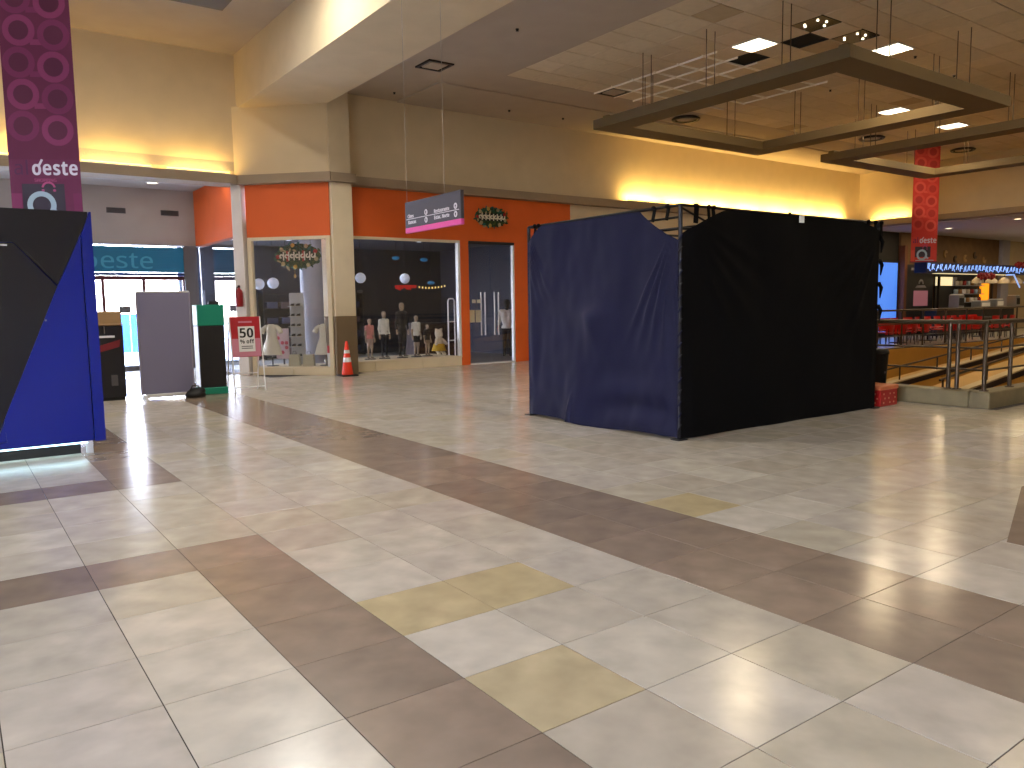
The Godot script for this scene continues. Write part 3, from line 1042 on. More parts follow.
	for q in [[0.22, 0.07], [0.42, 0.04], [0.50, 0.05], [1.85, 0.03], [3.55, 0.05], [3.72, 0.05], [3.86, 0.06]]:
		st = begin()
		var p := Vector3(BX0 + q[0], BH - 0.10, BZ0 + 0.02)
		var b: float = q[1]
		box(st, p + Vector3(0, 0.02, 0), Vector3(b, 0.20, 0.015), 0.005, Basis(Vector3(0, 0, 1), q[0] - 0.3 if q[0] < 0.6 else 0.1))
		ball(st, p + Vector3(0, 0.10, 0.0), Vector3(b * 0.62, 0.028, 0.026), 8, 5)
		obj("tie_strap", st, blk, c2)
	for q in [0.16, 0.24, 2.25, 2.45]:
		st = begin()
		var p := Vector3(BX0 - 0.02, BH - 0.09, BZ1 + q)
		box(st, p + Vector3(0, 0.02, 0), Vector3(0.015, 0.15, 0.045), 0.005, Basis(Vector3.RIGHT, 0.25))
		ball(st, p + Vector3(-0.005, 0.09, 0), Vector3(0.024, 0.026, 0.03), 8, 5)
		obj("tie_strap", st, blk, c1)
	# frayed straps at the right post
	for k in 4:
		st = begin()
		var y := 2.28 - 0.3 * k
		sweep(st, [Vector3(BX1 + 0.02, y, BZ0 + 0.02), Vector3(BX1 + 0.07, y - 0.06, BZ0 + 0.03), Vector3(BX1 + 0.06, y - 0.2, BZ0 + 0.02)], [0.03, 0.028, 0.008], 6)
		obj("tie_strap", st, blk, c2)
	span_obj("white_tag", Vector3(BX0 + 1.98, BH - 0.09, BZ0 + 0.06), Vector3(BX0 + 2.06, BH - 0.01, BZ0 + 0.075), M.white_plastic, c2)

# ---------------------------------------------------------------- blue kiosk on the left
func build_kiosk() -> void:
	var z := -9.0
	var x1 := 1.28
	var x0 := -1.9
	var blue := mat("kiosk_blue", Color(0.0, 0.09, 0.47), 0.32)
	var dk := mat("kiosk_dark", Color(0.018, 0.02, 0.07), 0.4)
	var gl := mat("kiosk_smoke", Color(0.05, 0.07, 0.12), 0.2)
	var t := thing("kiosk", "tall glossy blue kiosk with slanted black panels and a lit gap beneath", "kiosk", Vector3(x1, 0, z))
	# body behind the face
	span_obj("body", Vector3(x0 - x1, 0.13, -1.9), Vector3(-0.02, 2.46, -0.05), blue, t, 0.01)
	var poly := func(a: Array) -> PackedVector2Array:
		var p := PackedVector2Array()
		for q in a:
			p.append(Vector2(q[0] - x1, q[1]))
		return p
	var st := begin()
	slab(st, poly.call([[0.42, 0.2], [1.17, 0.2], [1.17, 2.18], [1.24, 2.36], [1.24, 2.37], [0.94, 1.71], [0.41, 0.42]]), -0.05, 0.0)
	obj("blue_panel", st, blue, t)
	st = begin()
	slab(st, poly.call([[x0, 0.14], [1.17, 0.14], [1.17, 0.20], [x0, 0.20]]), -0.05, 0.0)
	obj("bottom_rail", st, blue, t)
	st = begin()
	slab(st, poly.call([[x0, 0.205], [0.32, 0.205], [0.41, 0.42], [0.94, 1.71], [0.60, 2.13], [x0, 2.13]]), -0.05, -0.012)
	obj("smoked_panel", st, gl, t)
	st = begin()
	slab(st, poly.call([[0.325, 0.205], [0.415, 0.205], [0.415, 0.40]]), -0.05, 0.0)
	obj("blue_panel", st, blue, t)
	st = begin()
	slab(st, poly.call([[0.62, 2.12], [0.945, 1.735], [1.245, 2.39], [1.25, 2.46], [x0, 2.46], [x0, 2.14], [0.6, 2.14]]), -0.05, 0.004)
	obj("black_panel", st, dk, t)
	st = begin()
	slab(st, poly.call([[1.18, 0.13], [1.28, 0.13], [1.28, 2.46], [1.262, 2.46], [1.18, 2.21]]), -0.06, 0.012)
	obj("edge_trim", st, blue, t)
	span_obj("white_mark", Vector3(0.49 - x1, 2.10, -0.011), Vector3(0.545 - x1, 2.115, -0.006), M.white_plastic, t)
	box_obj("screw_cap", Vector3(0.82 - x1, 1.38, 0.002), Vector3(0.018, 0.018, 0.01), M.steel, t, 0.003)
	# recessed foot with a lit strip
	span_obj("foot", Vector3(x0 - x1 + 0.1, 0.0, -1.7), Vector3(-0.22, 0.13, -0.12), M.dark_steel, t)
	for x in [-0.14, -1.6]:
		span_obj("leg", Vector3(x - 0.03, 0.0, -0.14), Vector3(x + 0.03, 0.13, -0.07), M.white_metal, t)
	glow("strip_light", Color(0.78, 0.95, 1.0), 4.0)
	span_obj("strip_light", Vector3(x0 - x1 + 0.1, 0.108, -0.085), Vector3(-0.16, 0.122, -0.06), M.strip_light, t)
	area("strip_lamp", Vector3((x0 - x1) * 0.5, 0.10, -0.07), Vector3(0, -1, 0.25), Vector2(2.8, 0.03), Color(0.78, 0.95, 1.0), 0.28, t)

# ---------------------------------------------------------------- hanging banners
func banner_print(base: Color, light: Color, light2: Color) -> ImageTexture:
	var w := 200
	var h := 875
	var im := Image.create(w, h, false, Image.FORMAT_RGB8)
	im.fill(base)
	for row in 7:
		for col in 2:
			var c := Vector2(50 + 96 * col + (4 if row % 2 else -2), 40 + 92 * row + 12 * col)
			var r1 := 45.0
			var r0 := 27.5
			var tone := light if (row + col) % 2 else light2
			for y in range(maxi(0, int(c.y - r1)), mini(h, int(c.y + r1) + 1)):
				for x in range(maxi(0, int(c.x - r1)), mini(w, int(c.x + r1) + 1)):
					var q := Vector2(x, y).distance_to(c)
					if q < r1 and q > r0:
						im.set_pixel(x, y, tone)
					elif q <= r0:
						im.set_pixel(x, y, base.darkened(0.12))
			if row < 6 and col == 0:
				im.fill_rect(Rect2i(int(c.x) + 30, int(c.y) + 26, 36, 16), tone)
	# lower field with a darker block behind the mark
	im.fill_rect(Rect2i(0, 690, w, 185), base.lightened(0.04))
	im.fill_rect(Rect2i(0, 790, 30, 85), light)
	im.fill_rect(Rect2i(176, 790, 24, 85), light2)
	im.fill_rect(Rect2i(32, 762, 120, 80), Color(0.20, 0.18, 0.24))
	return ImageTexture.create_from_image(im)

func build_banners() -> void:
	var m := mat("banner_cloth", Color.WHITE, 0.75)
	m.albedo_texture = banner_print(Color(0.36, 0.075, 0.25), Color(0.49, 0.17, 0.36), Color(0.43, 0.12, 0.31))
	var m2 := mat("banner_cloth_red", Color.WHITE, 0.75)
	m2.albedo_texture = banner_print(Color(0.76, 0.20, 0.17), Color(0.82, 0.32, 0.26), Color(0.79, 0.26, 0.22))
	mat("banner_edge_red", Color(0.72, 0.18, 0.15), 0.75)
	mat("banner_white", Color(0.80, 0.80, 0.86), 0.7)
	mat("banner_pale", Color(0.62, 0.72, 0.78), 0.7)
	mat("banner_rose", Color(0.66, 0.28, 0.48), 0.7)
	mat("banner_dark", Color(0.30, 0.10, 0.28), 0.7)
	mat("banner_edge", Color(0.40, 0.08, 0.27), 0.75)
	var W := 0.8
	var H := 3.5
	for q in [[Vector3(1.12, 2.55, -11.1), -0.50, HIGH, "magenta hanging banner printed with rings and oeste, behind the blue kiosk"], [Vector3(24.6, 2.62, -12.3), -0.62, CEIL, "red hanging banner printed with rings and oeste, before the food court"]]:
		var t := thing("banner", q[3], "banner", q[0], q[1])
		var cloth := box_obj("cloth", Vector3(0, H * 0.5, 0), Vector3(W, H, 0.008), M.banner_edge if q[2] == HIGH else M.banner_edge_red, t)
		quad_uv("print", W, H, m if q[2] == HIGH else m2, cloth, Vector3(0, H * 0.5, 0.0045))
		box_obj("top_bar", Vector3(0, H + 0.012, 0), Vector3(W + 0.04, 0.03, 0.03), M.grey_frame, t, 0.005)
		box_obj("bottom_bar", Vector3(0, -0.012, 0), Vector3(W + 0.04, 0.025, 0.025), M.banner_edge, t, 0.005)
		for x in [-0.34, 0.34]:
			rod_obj("cord", Vector3(x, H + 0.02, 0), Vector3(x, q[2] - q[0].y, 0), 0.004, M.grey_frame, t, 5)
		letters("lettering", "oeste", 0.235, M.banner_white, cloth, Vector3(0.115, 0.635, 0.006), 0.0, 0.003, "Droid Sans", true, 0.86)
		letters("lettering", "al", 0.235, M.banner_dark, cloth, Vector3(-0.26, 0.64, 0.006), 0.0, 0.003)
		letters("lettering", "SHOPPING", 0.052, M.banner_rose, cloth, Vector3(0.0, 0.495, 0.006), 0.0, 0.003)
		var st := begin()
		slab(st, PackedVector2Array([Vector2(-0.075, 0.672), Vector2(-0.05, 0.665), Vector2(-0.012, 0.735), Vector2(-0.034, 0.745)]), 0.005, 0.009)
		obj("letter_stroke", st, M.banner_white, cloth)
		st = begin()
		ring_poly(st, Vector2(0.03, 0.40), 0.058, 0.08, 0.15, PI - 0.15, 0.005, 0.009, 14)
		ring_poly(st, Vector2(-0.035, 0.375), 0.0, 0.017, 0, TAU, 0.005, 0.009, 10)
		ring_poly(st, Vector2(0.095, 0.375), 0.0, 0.017, 0, TAU, 0.005, 0.009, 10)
		obj("handle_mark", st, M.banner_rose, cloth)
		st = begin()
		ring_poly(st, Vector2(-0.06, 0.20), 0.105, 0.165, 0, TAU, 0.005, 0.009, 28)
		slab(st, PackedVector2Array([Vector2(0.03, 0.13), Vector2(0.12, 0.07), Vector2(0.155, 0.10), Vector2(0.075, 0.17)]), 0.005, 0.009)
		obj("ring_mark", st, M.banner_pale, cloth)
		box_obj("underline", Vector3(0.03, 0.012 + 0.02, 0.006), Vector3(0.56, 0.022, 0.004), M.banner_pale, cloth)

# ---------------------------------------------------------------- suspended square rings
func build_rings() -> void:
	for q in [[10.85, 16.12, -12.1, -6.58, 4.95, CEIL, "square tan ring hung below the tiled ceiling, over the booth"], [18.25, 23.5, -11.8, -6.3, 4.95, CEIL, "square tan ring hung below the tiled ceiling, toward the food court"], [-1.9, 3.35, -11.2, -5.7, 5.48, HIGH, "square tan ring hung below the smooth high ceiling"]]:
		var x0: float = q[0]
		var x1: float = q[1]
		var z0: float = q[2]
		var z1: float = q[3]
		var y: float = q[4]
		var t := thing("ceiling_ring", q[6], "ceiling ring", Vector3((x0 + x1) * 0.5, y, (z0 + z1) * 0.5))
		var hx := (x1 - x0) * 0.5
		var hz := (z1 - z0) * 0.5
		var b := 0.55
		var h := 0.18
		for s in [-1.0, 1.0]:
			var st := begin()
			slab(st, PackedVector2Array([Vector2(-hx, s * hz), Vector2(hx, s * hz), Vector2(hx - b, s * (hz - b)), Vector2(-hx + b, s * (hz - b))]), -h, 0.0, Transform3D(Basis(Vector3.RIGHT, PI / 2), Vector3.ZERO))
			obj("beam", st, M.ring_tan, t)
			st = begin()
			slab(st, PackedVector2Array([Vector2(s * hx, -hz), Vector2(s * hx, hz), Vector2(s * (hx - b), hz - b), Vector2(s * (hx - b), -hz + b)]), -h, 0.0, Transform3D(Basis(Vector3.RIGHT, PI / 2), Vector3.ZERO))
			obj("beam", st, M.ring_tan, t)
			for u in [-1.0, 1.0]:
				box_obj("junction_box", Vector3(s * (hx - 0.25), h + 0.04, u * (hz - 0.2)), Vector3(0.22, 0.08, 0.16), M.ring_tan, t, 0.01)
		for s in [-1.0, 1.0]:
			for u in [-0.55, 0.0, 0.55]:
				for e in [0.14, 0.36]:
					rod_obj("hanger_rod", Vector3(s * (hx - e), h, u * hz), Vector3(s * (hx - e), q[5] - y, u * hz), 0.009, M.brown_rail, t, 5)
			for u in [-0.5, 0.5]:
				for e in [0.14, 0.36]:
					rod_obj("hanger_rod", Vector3(u * hx, h, s * (hz - e)), Vector3(u * hx, q[5] - y, s * (hz - e)), 0.009, M.brown_rail, t, 5)

# ---------------------------------------------------------------- ceiling fittings
func build_ceiling_fittings() -> void:
	glow("troffer_glow", Color(1.0, 0.97, 0.86), 5.0)
	mat("mirror", Color(0.55, 0.52, 0.44), 0.08, 1.0)
	var seen := {[4, 6]: "lit square ceiling panel next to two black open panels", [8, 8]: "lit square ceiling panel above the near beam of the tan ring", [21, 4]: "lit square ceiling panel above the second tan ring", [16, 4]: "lit square ceiling panel between the two tan rings"}
	var more := [[10, 14], [4, 14], [16, 12], [22, 10], [13, 18], [5, 20], [20, 18]]
	var all := seen.keys()
	all.append_array(more)
	for k in all:
		var c := grid_c(k[0], k[1], CEIL + 0.0)
		var lab: String = seen.get(k, "lit square ceiling panel over the open hall floor")
		var t := thing("ceiling_panel_light", lab, "ceiling light", c, 0.0, "" if seen.has(k) else "panel lights over the open floor")
		var st := begin()
		for s in [-1.0, 1.0]:
			box(st, Vector3(s * 0.29, 0.0, 0), Vector3(0.02, 0.03, 0.60), 0.003)
			box(st, Vector3(0, 0.0, s * 0.30), Vector3(0.60, 0.03, 0.02), 0.003)
		obj("frame", st, M.white_metal, t)
		box_obj("diffuser", Vector3(0, 0.012, 0), Vector3(0.56, 0.01, 0.58), M.troffer_glow, t)
		area("panel_light", Vector3(0, -0.004, 0), Vector3.DOWN, Vector2(0.52, 0.54), Color(1.0, 0.90, 0.74), 9.0 if seen.has(k) else 4.5, t)
	for k in [[5, 5], [5, 7]]:
		var c := grid_c(k[0], k[1])
		var t := thing("open_panel", "black square opening in the tiled ceiling %s the lit panel" % ("on the wall side of" if k[1] == 5 else "on the open side of"), "ceiling panel", c)
		var st := begin()
		for s in [-1.0, 1.0]:
			box(st, Vector3(s * 0.284, 0.015, 0), Vector3(0.012, 0.03, 0.60), 0.0)
			box(st, Vector3(0, 0.015, s * 0.294), Vector3(0.57, 0.03, 0.012), 0.0)
		obj("rim", st, M.black, t)
		box_obj("dark_back", Vector3(0, 0.035, 0), Vector3(0.57, 0.01, 0.59), M.void_black, t)
	for k in [[4, 8], [6, 8]]:
		var c := grid_c(k[0], k[1])
		var t := thing("spotlight_panel", "square ceiling panel with sparkling small spots, %s" % ("near the lit panel" if k[0] == 4 else "above the corner of the tan ring"), "ceiling light", c)
		box_obj("panel", Vector3(0, 0.01, 0), Vector3(0.57, 0.02, 0.59), M.mirror, t, 0.004)
		for e in [[-0.15, -0.12], [-0.08, -0.16], [0.16, 0.05], [0.02, 0.18], [-0.17, 0.14]]:
			var st := begin()
			ball(st, Vector3(e[0], -0.008, e[1]), Vector3(0.022, 0.014, 0.022), 8, 4)
			obj("bulb", st, M.troffer_glow, t)
	# square air diffusers
	for q in [[Vector3(8.1, CEIL, -13.63), "dark edged square air diffuser in the smooth ceiling"], [grid_c(4, 0), "dark edged square air diffuser at the corner of the tiled ceiling"]]:
		var t := thing("air_diffuser", q[1], "vent", q[0])
		for k in 4:
			var r := Basis(Vector3.UP, PI / 2 * k)
			box_obj("frame", r * Vector3(0, -0.012, 0.25), Vector3(0.56, 0.03, 0.06), M.dark_steel, t, 0.004, r)
		box_obj("core", Vector3(0, -0.018, 0), Vector3(0.36, 0.02, 0.36), M.ceiling_white, t, 0.004)
	# round air diffusers
	for q in [[Vector3(22.0, CEIL - 0.02, -12.6), "round air diffuser in the tiled ceiling behind the second tan ring"], [Vector3(15.6, CEIL - 0.02, -13.9), "round air diffuser by the wall behind the first tan ring"], [Vector3(26.2, CEIL - 0.02, -12.0), "round air diffuser in the tiled ceiling by the food court wall"]]:
		var t := thing("round_diffuser", q[1], "vent", q[0])
		var st := begin()
		lathe(st, Vector3.ZERO, [Vector2(0.30, 0.0), Vector2(0.36, -0.03), Vector2(0.33, -0.07), Vector2(0.27, -0.06)], 24)
		obj("outer_cone", st, M.dark_steel, t)
		st = begin()
		lathe(st, Vector3.ZERO, [Vector2(0.20, -0.0), Vector2(0.22, -0.05), Vector2(0.0, -0.06)], 24)
		obj("inner_disc", st, M.ceiling_white, t)
	# sprinklers
	var first: Node3D = null
	for p in [Vector3(8.26, 0, -11.13), Vector3(11.32, 0, -15.62), Vector3(12.93, 0, -15.55), Vector3(8.35, 0, -15.8), Vector3(16.4, 0, -10.4), Vector3(15.6, 0, -8.1), Vector3(17.6, 0, -8.3)]:
		var y := CEIL if p.z > -14.5 or p.x < 8.7 else CEIL - 0.03
		if first == null:
			first = thing("sprinkler", "tiny dark sprinkler head dotted on the hall ceiling", "sprinkler", Vector3(p.x, y, p.z), 0.0, "sprinkler heads")
			var st := begin()
			lathe(st, Vector3.ZERO, [Vector2(0.03, 0.0), Vector2(0.03, -0.01), Vector2(0.02, -0.014), Vector2(0.02, -0.03), Vector2(0.0, -0.03)], 10)
			obj("body", st, M.dark_steel, first)
			st = begin()
			lathe(st, Vector3.ZERO, [Vector2(0.0, -0.031), Vector2(0.026, -0.031), Vector2(0.026, -0.038), Vector2(0.0, -0.038)], 10)
			obj("deflector", st, M.dark_steel, first)
		else:
			copy(first, "sprinkler", "tiny dark sprinkler head dotted on the hall ceiling", Vector3(p.x, y, p.z))
	# unseen downlights added to the high ceiling to brighten the hall floor
	glow("added_lamp_glow", Color(1.0, 0.93, 0.78), 4.0)
	for p in [Vector3(-5.0, 0, -13.0), Vector3(-1.5, 0, -12.6), Vector3(4.2, 0, -11.8), Vector3(4.2, 0, -8.0), Vector3(-4.5, 0, -8.0), Vector3(-1.0, 0, -4.4), Vector3(4.2, 0, -4.2), Vector3(-4.5, 0, -1.0), Vector3(0.5, 0, 2.0)]:
		var t := thing("added_downlight", "unseen round downlight added in the high ceiling to brighten the floor", "ceiling light", Vector3(p.x, HIGH, p.z), 0.0, "added downlights of the high ceiling")
		var st := begin()
		lathe(st, Vector3.ZERO, [Vector2(0.26, 0.0), Vector2(0.26, -0.03), Vector2(0.21, -0.04)], 20)
		obj("rim", st, M.white_metal, t)
		st = begin()
		lathe(st, Vector3.ZERO, [Vector2(0.21, -0.035), Vector2(0.0, -0.035)], 20)
		obj("lens", st, M.added_lamp_glow, t)
		area("lamp_light", Vector3(0, -0.05, 0), Vector3.DOWN, Vector2(0.36, 0.36), Color(0.99, 0.96, 0.91), 16.0 if p.z < -7.0 else 5.0, t)
	# corridor downlights
	glow("corridor_glow", Color(1.0, 0.95, 0.82), 4.0)
	for q in [[Vector3(4.15, 4.45, -19.9), "small round downlight of the entrance corridor, out over the sign band"], [Vector3(4.98, 4.45, -18.3), "small round downlight of the entrance corridor beside the orange fascia"]]:
		var t := thing("corridor_downlight", q[1], "ceiling light", q[0])
		var st := begin()
		lathe(st, Vector3.ZERO, [Vector2(0.15, 0.0), Vector2(0.15, -0.03), Vector2(0.11, -0.04)], 16)
		obj("rim", st, M.white_metal, t)
		st = begin()
		lathe(st, Vector3.ZERO, [Vector2(0.11, -0.036), Vector2(0.0, -0.036)], 16)
		obj("lens", st, M.corridor_glow, t)
		area("lamp_light", Vector3(0, -0.05, 0), Vector3.DOWN, Vector2(0.18, 0.18), Color(1.0, 0.93, 0.8), 0.5, t)

# ---------------------------------------------------------------- warm lamps lying on the ledge
func build_ledge_lamps() -> void:
	glow("tube_glow", Color(1.0, 0.80, 0.36), 7.0)
	var warm := Color(1.0, 0.82, 0.47)
	var spots := []
	for x in [3.0, 4.55, 1.2, -1.5]:
		spots.append([Vector3(x, LEDGE1, -17.38), 0.0, 1.3, "over the entrance corridor"])
	for x in [16.6, 18.2, 19.8, 21.4, 23.0, 24.6, 26.2]:
		spots.append([Vector3(x, LEDGE1, HALL_Z + 0.22), 0.0, 1.5, "along the shop wall"])
	for z in [-15.2]:
		spots.append([Vector3(27.80, LEDGE1, z), -PI / 2, 1.4, "on the food court side"])
	for q in spots:
		var t := thing("ledge_lamp", "warm tube lamp lying on the taupe ledge %s" % q[3], "lamp", q[0], q[1], "ledge lamps " + q[3])
		var L: float = q[2]
		box_obj("batten", Vector3(0, 0.015, 0), Vector3(L, 0.03, 0.07), M.white_metal, t, 0.004)
		var st := begin()
		rod(st, Vector3(-L * 0.48, 0.05, 0), Vector3(L * 0.48, 0.05, 0), 0.016, 8)
		obj("tube", st, M.tube_glow, t)
		area("tube_light", Vector3(0, 0.06, -0.02), Vector3(0, 1, -0.8), Vector2(L * 0.94, 0.03), warm, {"along the shop wall": 5.2, "over the entrance corridor": 1.7}.get(q[3], 2.4), t)

# ---------------------------------------------------------------- loose things of the hall
func build_hall_things() -> void:
	# dark vending cabinet behind the kiosk
	var vm := thing("vending_cabinet", "dark cabinet with a beige top and a red stripe, behind the blue kiosk", "cabinet", Vector3(2.05, 0, -14.2))
	mat("cabinet_dark", Color(0.06, 0.06, 0.09), 0.4)
	mat("cabinet_red", Color(0.45, 0.08, 0.10), 0.5)
	mat("cabinet_beige", Color(0.62, 0.50, 0.34), 0.6)
	var cabinet_body := box_obj("body", Vector3(0, 0.64, -0.3), Vector3(0.66, 1.18, 0.6), M.cabinet_dark, vm, 0.015)
	box_obj("base", Vector3(0, 0.03, -0.3), Vector3(0.62, 0.06, 0.56), M.black, vm)
	box_obj("top", Vector3(0, 1.35, -0.3), Vector3(0.64, 0.22, 0.58), M.cabinet_beige, vm, 0.02)
	box_obj("top_rim", Vector3(0, 1.245, -0.3), Vector3(0.67, 0.03, 0.61), M.cabinet_beige, vm, 0.008)
	var st := begin()
	slab(st, PackedVector2Array([Vector2(-0.32, 0.72), Vector2(0.26, 0.88), Vector2(0.28, 1.0), Vector2(-0.32, 0.82)]), 0.0, 0.006)
	obj("red_stripe", st, M.cabinet_red, cabinet_body)
	box_obj("white_script", Vector3(0.08, 1.05, 0.003), Vector3(0.24, 0.035, 0.006), M.white_plastic, cabinet_body, 0.002)
	box_obj("slot", Vector3(0.16, 0.33, 0.003), Vector3(0.10, 0.18, 0.008), M.grey_frame, cabinet_body, 0.003)
	rod_obj("knob_stem", Vector3(0.05, 1.10, 0.02), Vector3(0.05, 1.22, 0.02), 0.008, M.steel, cabinet_body, 6)
	# grey partition board
	var gp := thing("partition_board", "tall plain grey partition board standing on white feet before the doors", "partition", Vector3(2.98, 0, -14.0), 0.0)
	mat("board_grey", Color(0.47, 0.46, 0.56), 0.7)
	box_obj("board", Vector3(0, 0.92, 0), Vector3(0.80, 1.68, 0.04), M.board_grey, gp, 0.006)
	box_obj("rim", Vector3(0, 1.77, 0), Vector3(0.82, 0.03, 0.05), M.white_metal, gp, 0.005)
	for s in [-1.0, 1.0]:
		box_obj("edge", Vector3(s * 0.41, 0.92, 0), Vector3(0.025, 1.70, 0.05), mat("edge_grey", Color(0.55, 0.53, 0.6), 0.5) if not M.has("edge_grey") else M.edge_grey, gp, 0.004)
	box_obj("base_bar", Vector3(0.02, 0.05, 0.0), Vector3(0.74, 0.06, 0.05), M.white_metal, gp, 0.005)
	for s in [-0.36, 0.36]:
		st = begin()
		slab(st, PackedVector2Array([Vector2(-0.2, 0.0), Vector2(0.2, 0.0), Vector2(0.03, 0.07), Vector2(-0.03, 0.07)]), -0.025, 0.025, Transform3D(Basis(Vector3.UP, PI / 2), Vector3(s, 0, 0)))
		obj("foot", st, M.white_metal, gp)
	# black bag on the floor
	var bg := thing("bag", "slumped black bag on the floor between the grey board and green totem", "bag", Vector3(3.36, 0, -13.78))
	st = begin()
	lathe(st, Vector3.ZERO, [Vector2(0.0, 0.16), Vector2(0.06, 0.15), Vector2(0.13, 0.10), Vector2(0.17, 0.04), Vector2(0.15, 0.0), Vector2(0.0, 0.0)], 14)
	ball(st, Vector3(0.07, 0.10, 0.03), Vector3(0.09, 0.07, 0.08), 10, 6)
	obj("body", st, M.black, bg)
	st = begin()
	sweep(st, [Vector3(-0.1, 0.11, 0.05), Vector3(-0.06, 0.2, 0.06), Vector3(0.03, 0.2, 0.06), Vector3(0.07, 0.13, 0.05)], [0.01, 0.01, 0.01, 0.01], 6)
	obj("handle", st, M.black, bg)
	# green and black totem
	var tt := thing("totem", "dark upright totem with a teal green top and foot beside the sale sign", "totem", Vector3(3.73, 0, -14.15))
	mat("teal", Color(0.015, 0.52, 0.42), 0.5)
	mat("totem_dark", Color(0.085, 0.08, 0.095), 0.5)
	box_obj("shaft", Vector3(0, 0.655, 0), Vector3(0.44, 1.07, 0.3), M.totem_dark, tt, 0.01)
	box_obj("top", Vector3(0, 1.37, 0), Vector3(0.45, 0.36, 0.31), M.teal, tt, 0.01)
	box_obj("foot", Vector3(0, 0.06, 0), Vector3(0.47, 0.12, 0.33), M.teal, tt, 0.01)
	box_obj("screen_stub", Vector3(0.1, 1.58, 0), Vector3(0.18, 0.06, 0.06), M.dark_grey, tt, 0.006)
	# sale sign on a folding frame
	var sg := thing("sale_sign", "red framed sale sign reading 50 on a white folding stand", "sign", Vector3(4.36, 0, -14.15))
	mat("sale_red", Color(0.70, 0.12, 0.17), 0.5)
	mat("sale_pink", Color(0.80, 0.52, 0.60), 0.5)
	mat("ink", Color(0.05, 0.05, 0.06), 0.6)
	var lean := Basis(Vector3.RIGHT, -0.06)
	var sale_board := box_obj("board", lean * Vector3(0, 0.97, 0.05), Vector3(0.52, 0.72, 0.03), M.sale_red, sg, 0.006, lean)
	box_obj("pink_field", lean * Vector3(0, 0.78, 0.066), Vector3(0.505, 0.32, 0.006), M.sale_pink, sale_board, 0.0, lean)
	box_obj("white_sheet", lean * Vector3(0.01, 0.93, 0.07), Vector3(0.29, 0.45, 0.006), M.white_plastic, sale_board, 0.0, lean)
	box_obj("headline", lean * Vector3(0.0, 1.235, 0.067), Vector3(0.24, 0.03, 0.004), M.sale_pink, sale_board, 0.0, lean)
	letters("lettering", "50", 0.235, M.ink, sale_board, lean * Vector3(0.01, 1.035, 0.074), 0.0, 0.003, "Droid Sans", true)
	letters("lettering", "% off", 0.1, M.ink, sale_board, lean * Vector3(0.01, 0.885, 0.074), 0.0, 0.003, "Droid Sans", true)
	for o in sale_board.get_children():
		if o.name.begins_with("lettering"):
			o.rotation.x = -0.06
	for k in 2:
		box_obj("text_line", lean * Vector3(0.01, 0.80 - 0.035 * k, 0.074), Vector3(0.2, 0.014, 0.003), M.grey_frame, sale_board, 0.0, lean)
	for s in [-1.0, 1.0]:
		rod_obj("leg", Vector3(s * 0.27, 0.0, 0.13), Vector3(s * 0.27, 1.33, -0.03), 0.012, M.white_plastic, sg, 8)
		rod_obj("leg", Vector3(s * 0.27, 0.0, -0.32), Vector3(s * 0.27, 1.30, -0.03), 0.012, M.white_plastic, sg, 8)
	rod_obj("cross_bar", Vector3(-0.27, 0.08, 0.122), Vector3(0.27, 0.08, 0.122), 0.01, M.white_plastic, sg, 8)
	rod_obj("cross_bar", Vector3(-0.27, 0.3, -0.25), Vector3(0.27, 0.3, -0.25), 0.01, M.white_plastic, sg, 8)
	# traffic cone
	var cn := thing("traffic_cone", "orange traffic cone with white bands at the foot of the pillar", "cone", Vector3(6.98, 0, -15.72))
	var co := mat("cone_orange", Color(0.90, 0.20, 0.06), 0.5)
	st = begin()
	lathe(st, Vector3.ZERO, [Vector2(0.125, 0.03), Vector2(0.088, 0.30)], 20)
	obj("cone_lower", st, co, cn)
	st = begin()
	lathe(st, Vector3.ZERO, [Vector2(0.089, 0.30), Vector2(0.076, 0.40)], 20)
	obj("white_band", st, M.white_plastic, cn)
	st = begin()
	lathe(st, Vector3.ZERO, [Vector2(0.075, 0.40), Vector2(0.062, 0.49)], 20)
	obj("cone_middle", st, co, cn)
	st = begin()
	lathe(st, Vector3.ZERO, [Vector2(0.063, 0.49), Vector2(0.054, 0.56)], 20)
	obj("white_band", st, M.white_plastic, cn)
	st = begin()
	lathe(st, Vector3.ZERO, [Vector2(0.053, 0.56), Vector2(0.026, 0.74), Vector2(0.02, 0.75), Vector2(0.0, 0.75)], 20)
	obj("cone_tip", st, co, cn)
	box_obj("base", Vector3(0, 0.016, 0), Vector3(0.36, 0.032, 0.36), M.black, cn, 0.01)
	# fire extinguisher on the corner post
	var fx := thing("fire_extinguisher", "red fire extinguisher hung on the white corner post", "extinguisher", Vector3(5.27, 1.52, -17.43))
	st = begin()
	lathe(st, Vector3.ZERO, [Vector2(0.0, 0.0), Vector2(0.07, 0.0), Vector2(0.08, 0.02), Vector2(0.08, 0.30), Vector2(0.06, 0.36), Vector2(0.025, 0.39), Vector2(0.025, 0.42), Vector2(0.0, 0.42)], 16)
	obj("cylinder", st, mat("extinguisher_red", Color(0.55, 0.05, 0.08), 0.4), fx)
	box_obj("valve", Vector3(0.0, 0.44, 0), Vector3(0.05, 0.05, 0.05), M.dark_steel, fx, 0.006)
	st = begin()
	sweep(st, [Vector3(-0.02, 0.43, 0.02), Vector3(-0.09, 0.38, 0.05), Vector3(-0.09, 0.2, 0.06)], [0.011, 0.011, 0.013], 6)
	obj("hose", st, M.black, fx)
	box_obj("bracket", Vector3(0.06, 0.2, -0.06), Vector3(0.06, 0.04, 0.06), M.dark_steel, fx, 0.004)
	# hanging direction sign
	var ds := thing("direction_sign", "grey hanging direction sign with white lines and a pink lower edge", "sign", Vector3(5.3, 2.47, -9.05), -PI / 2)
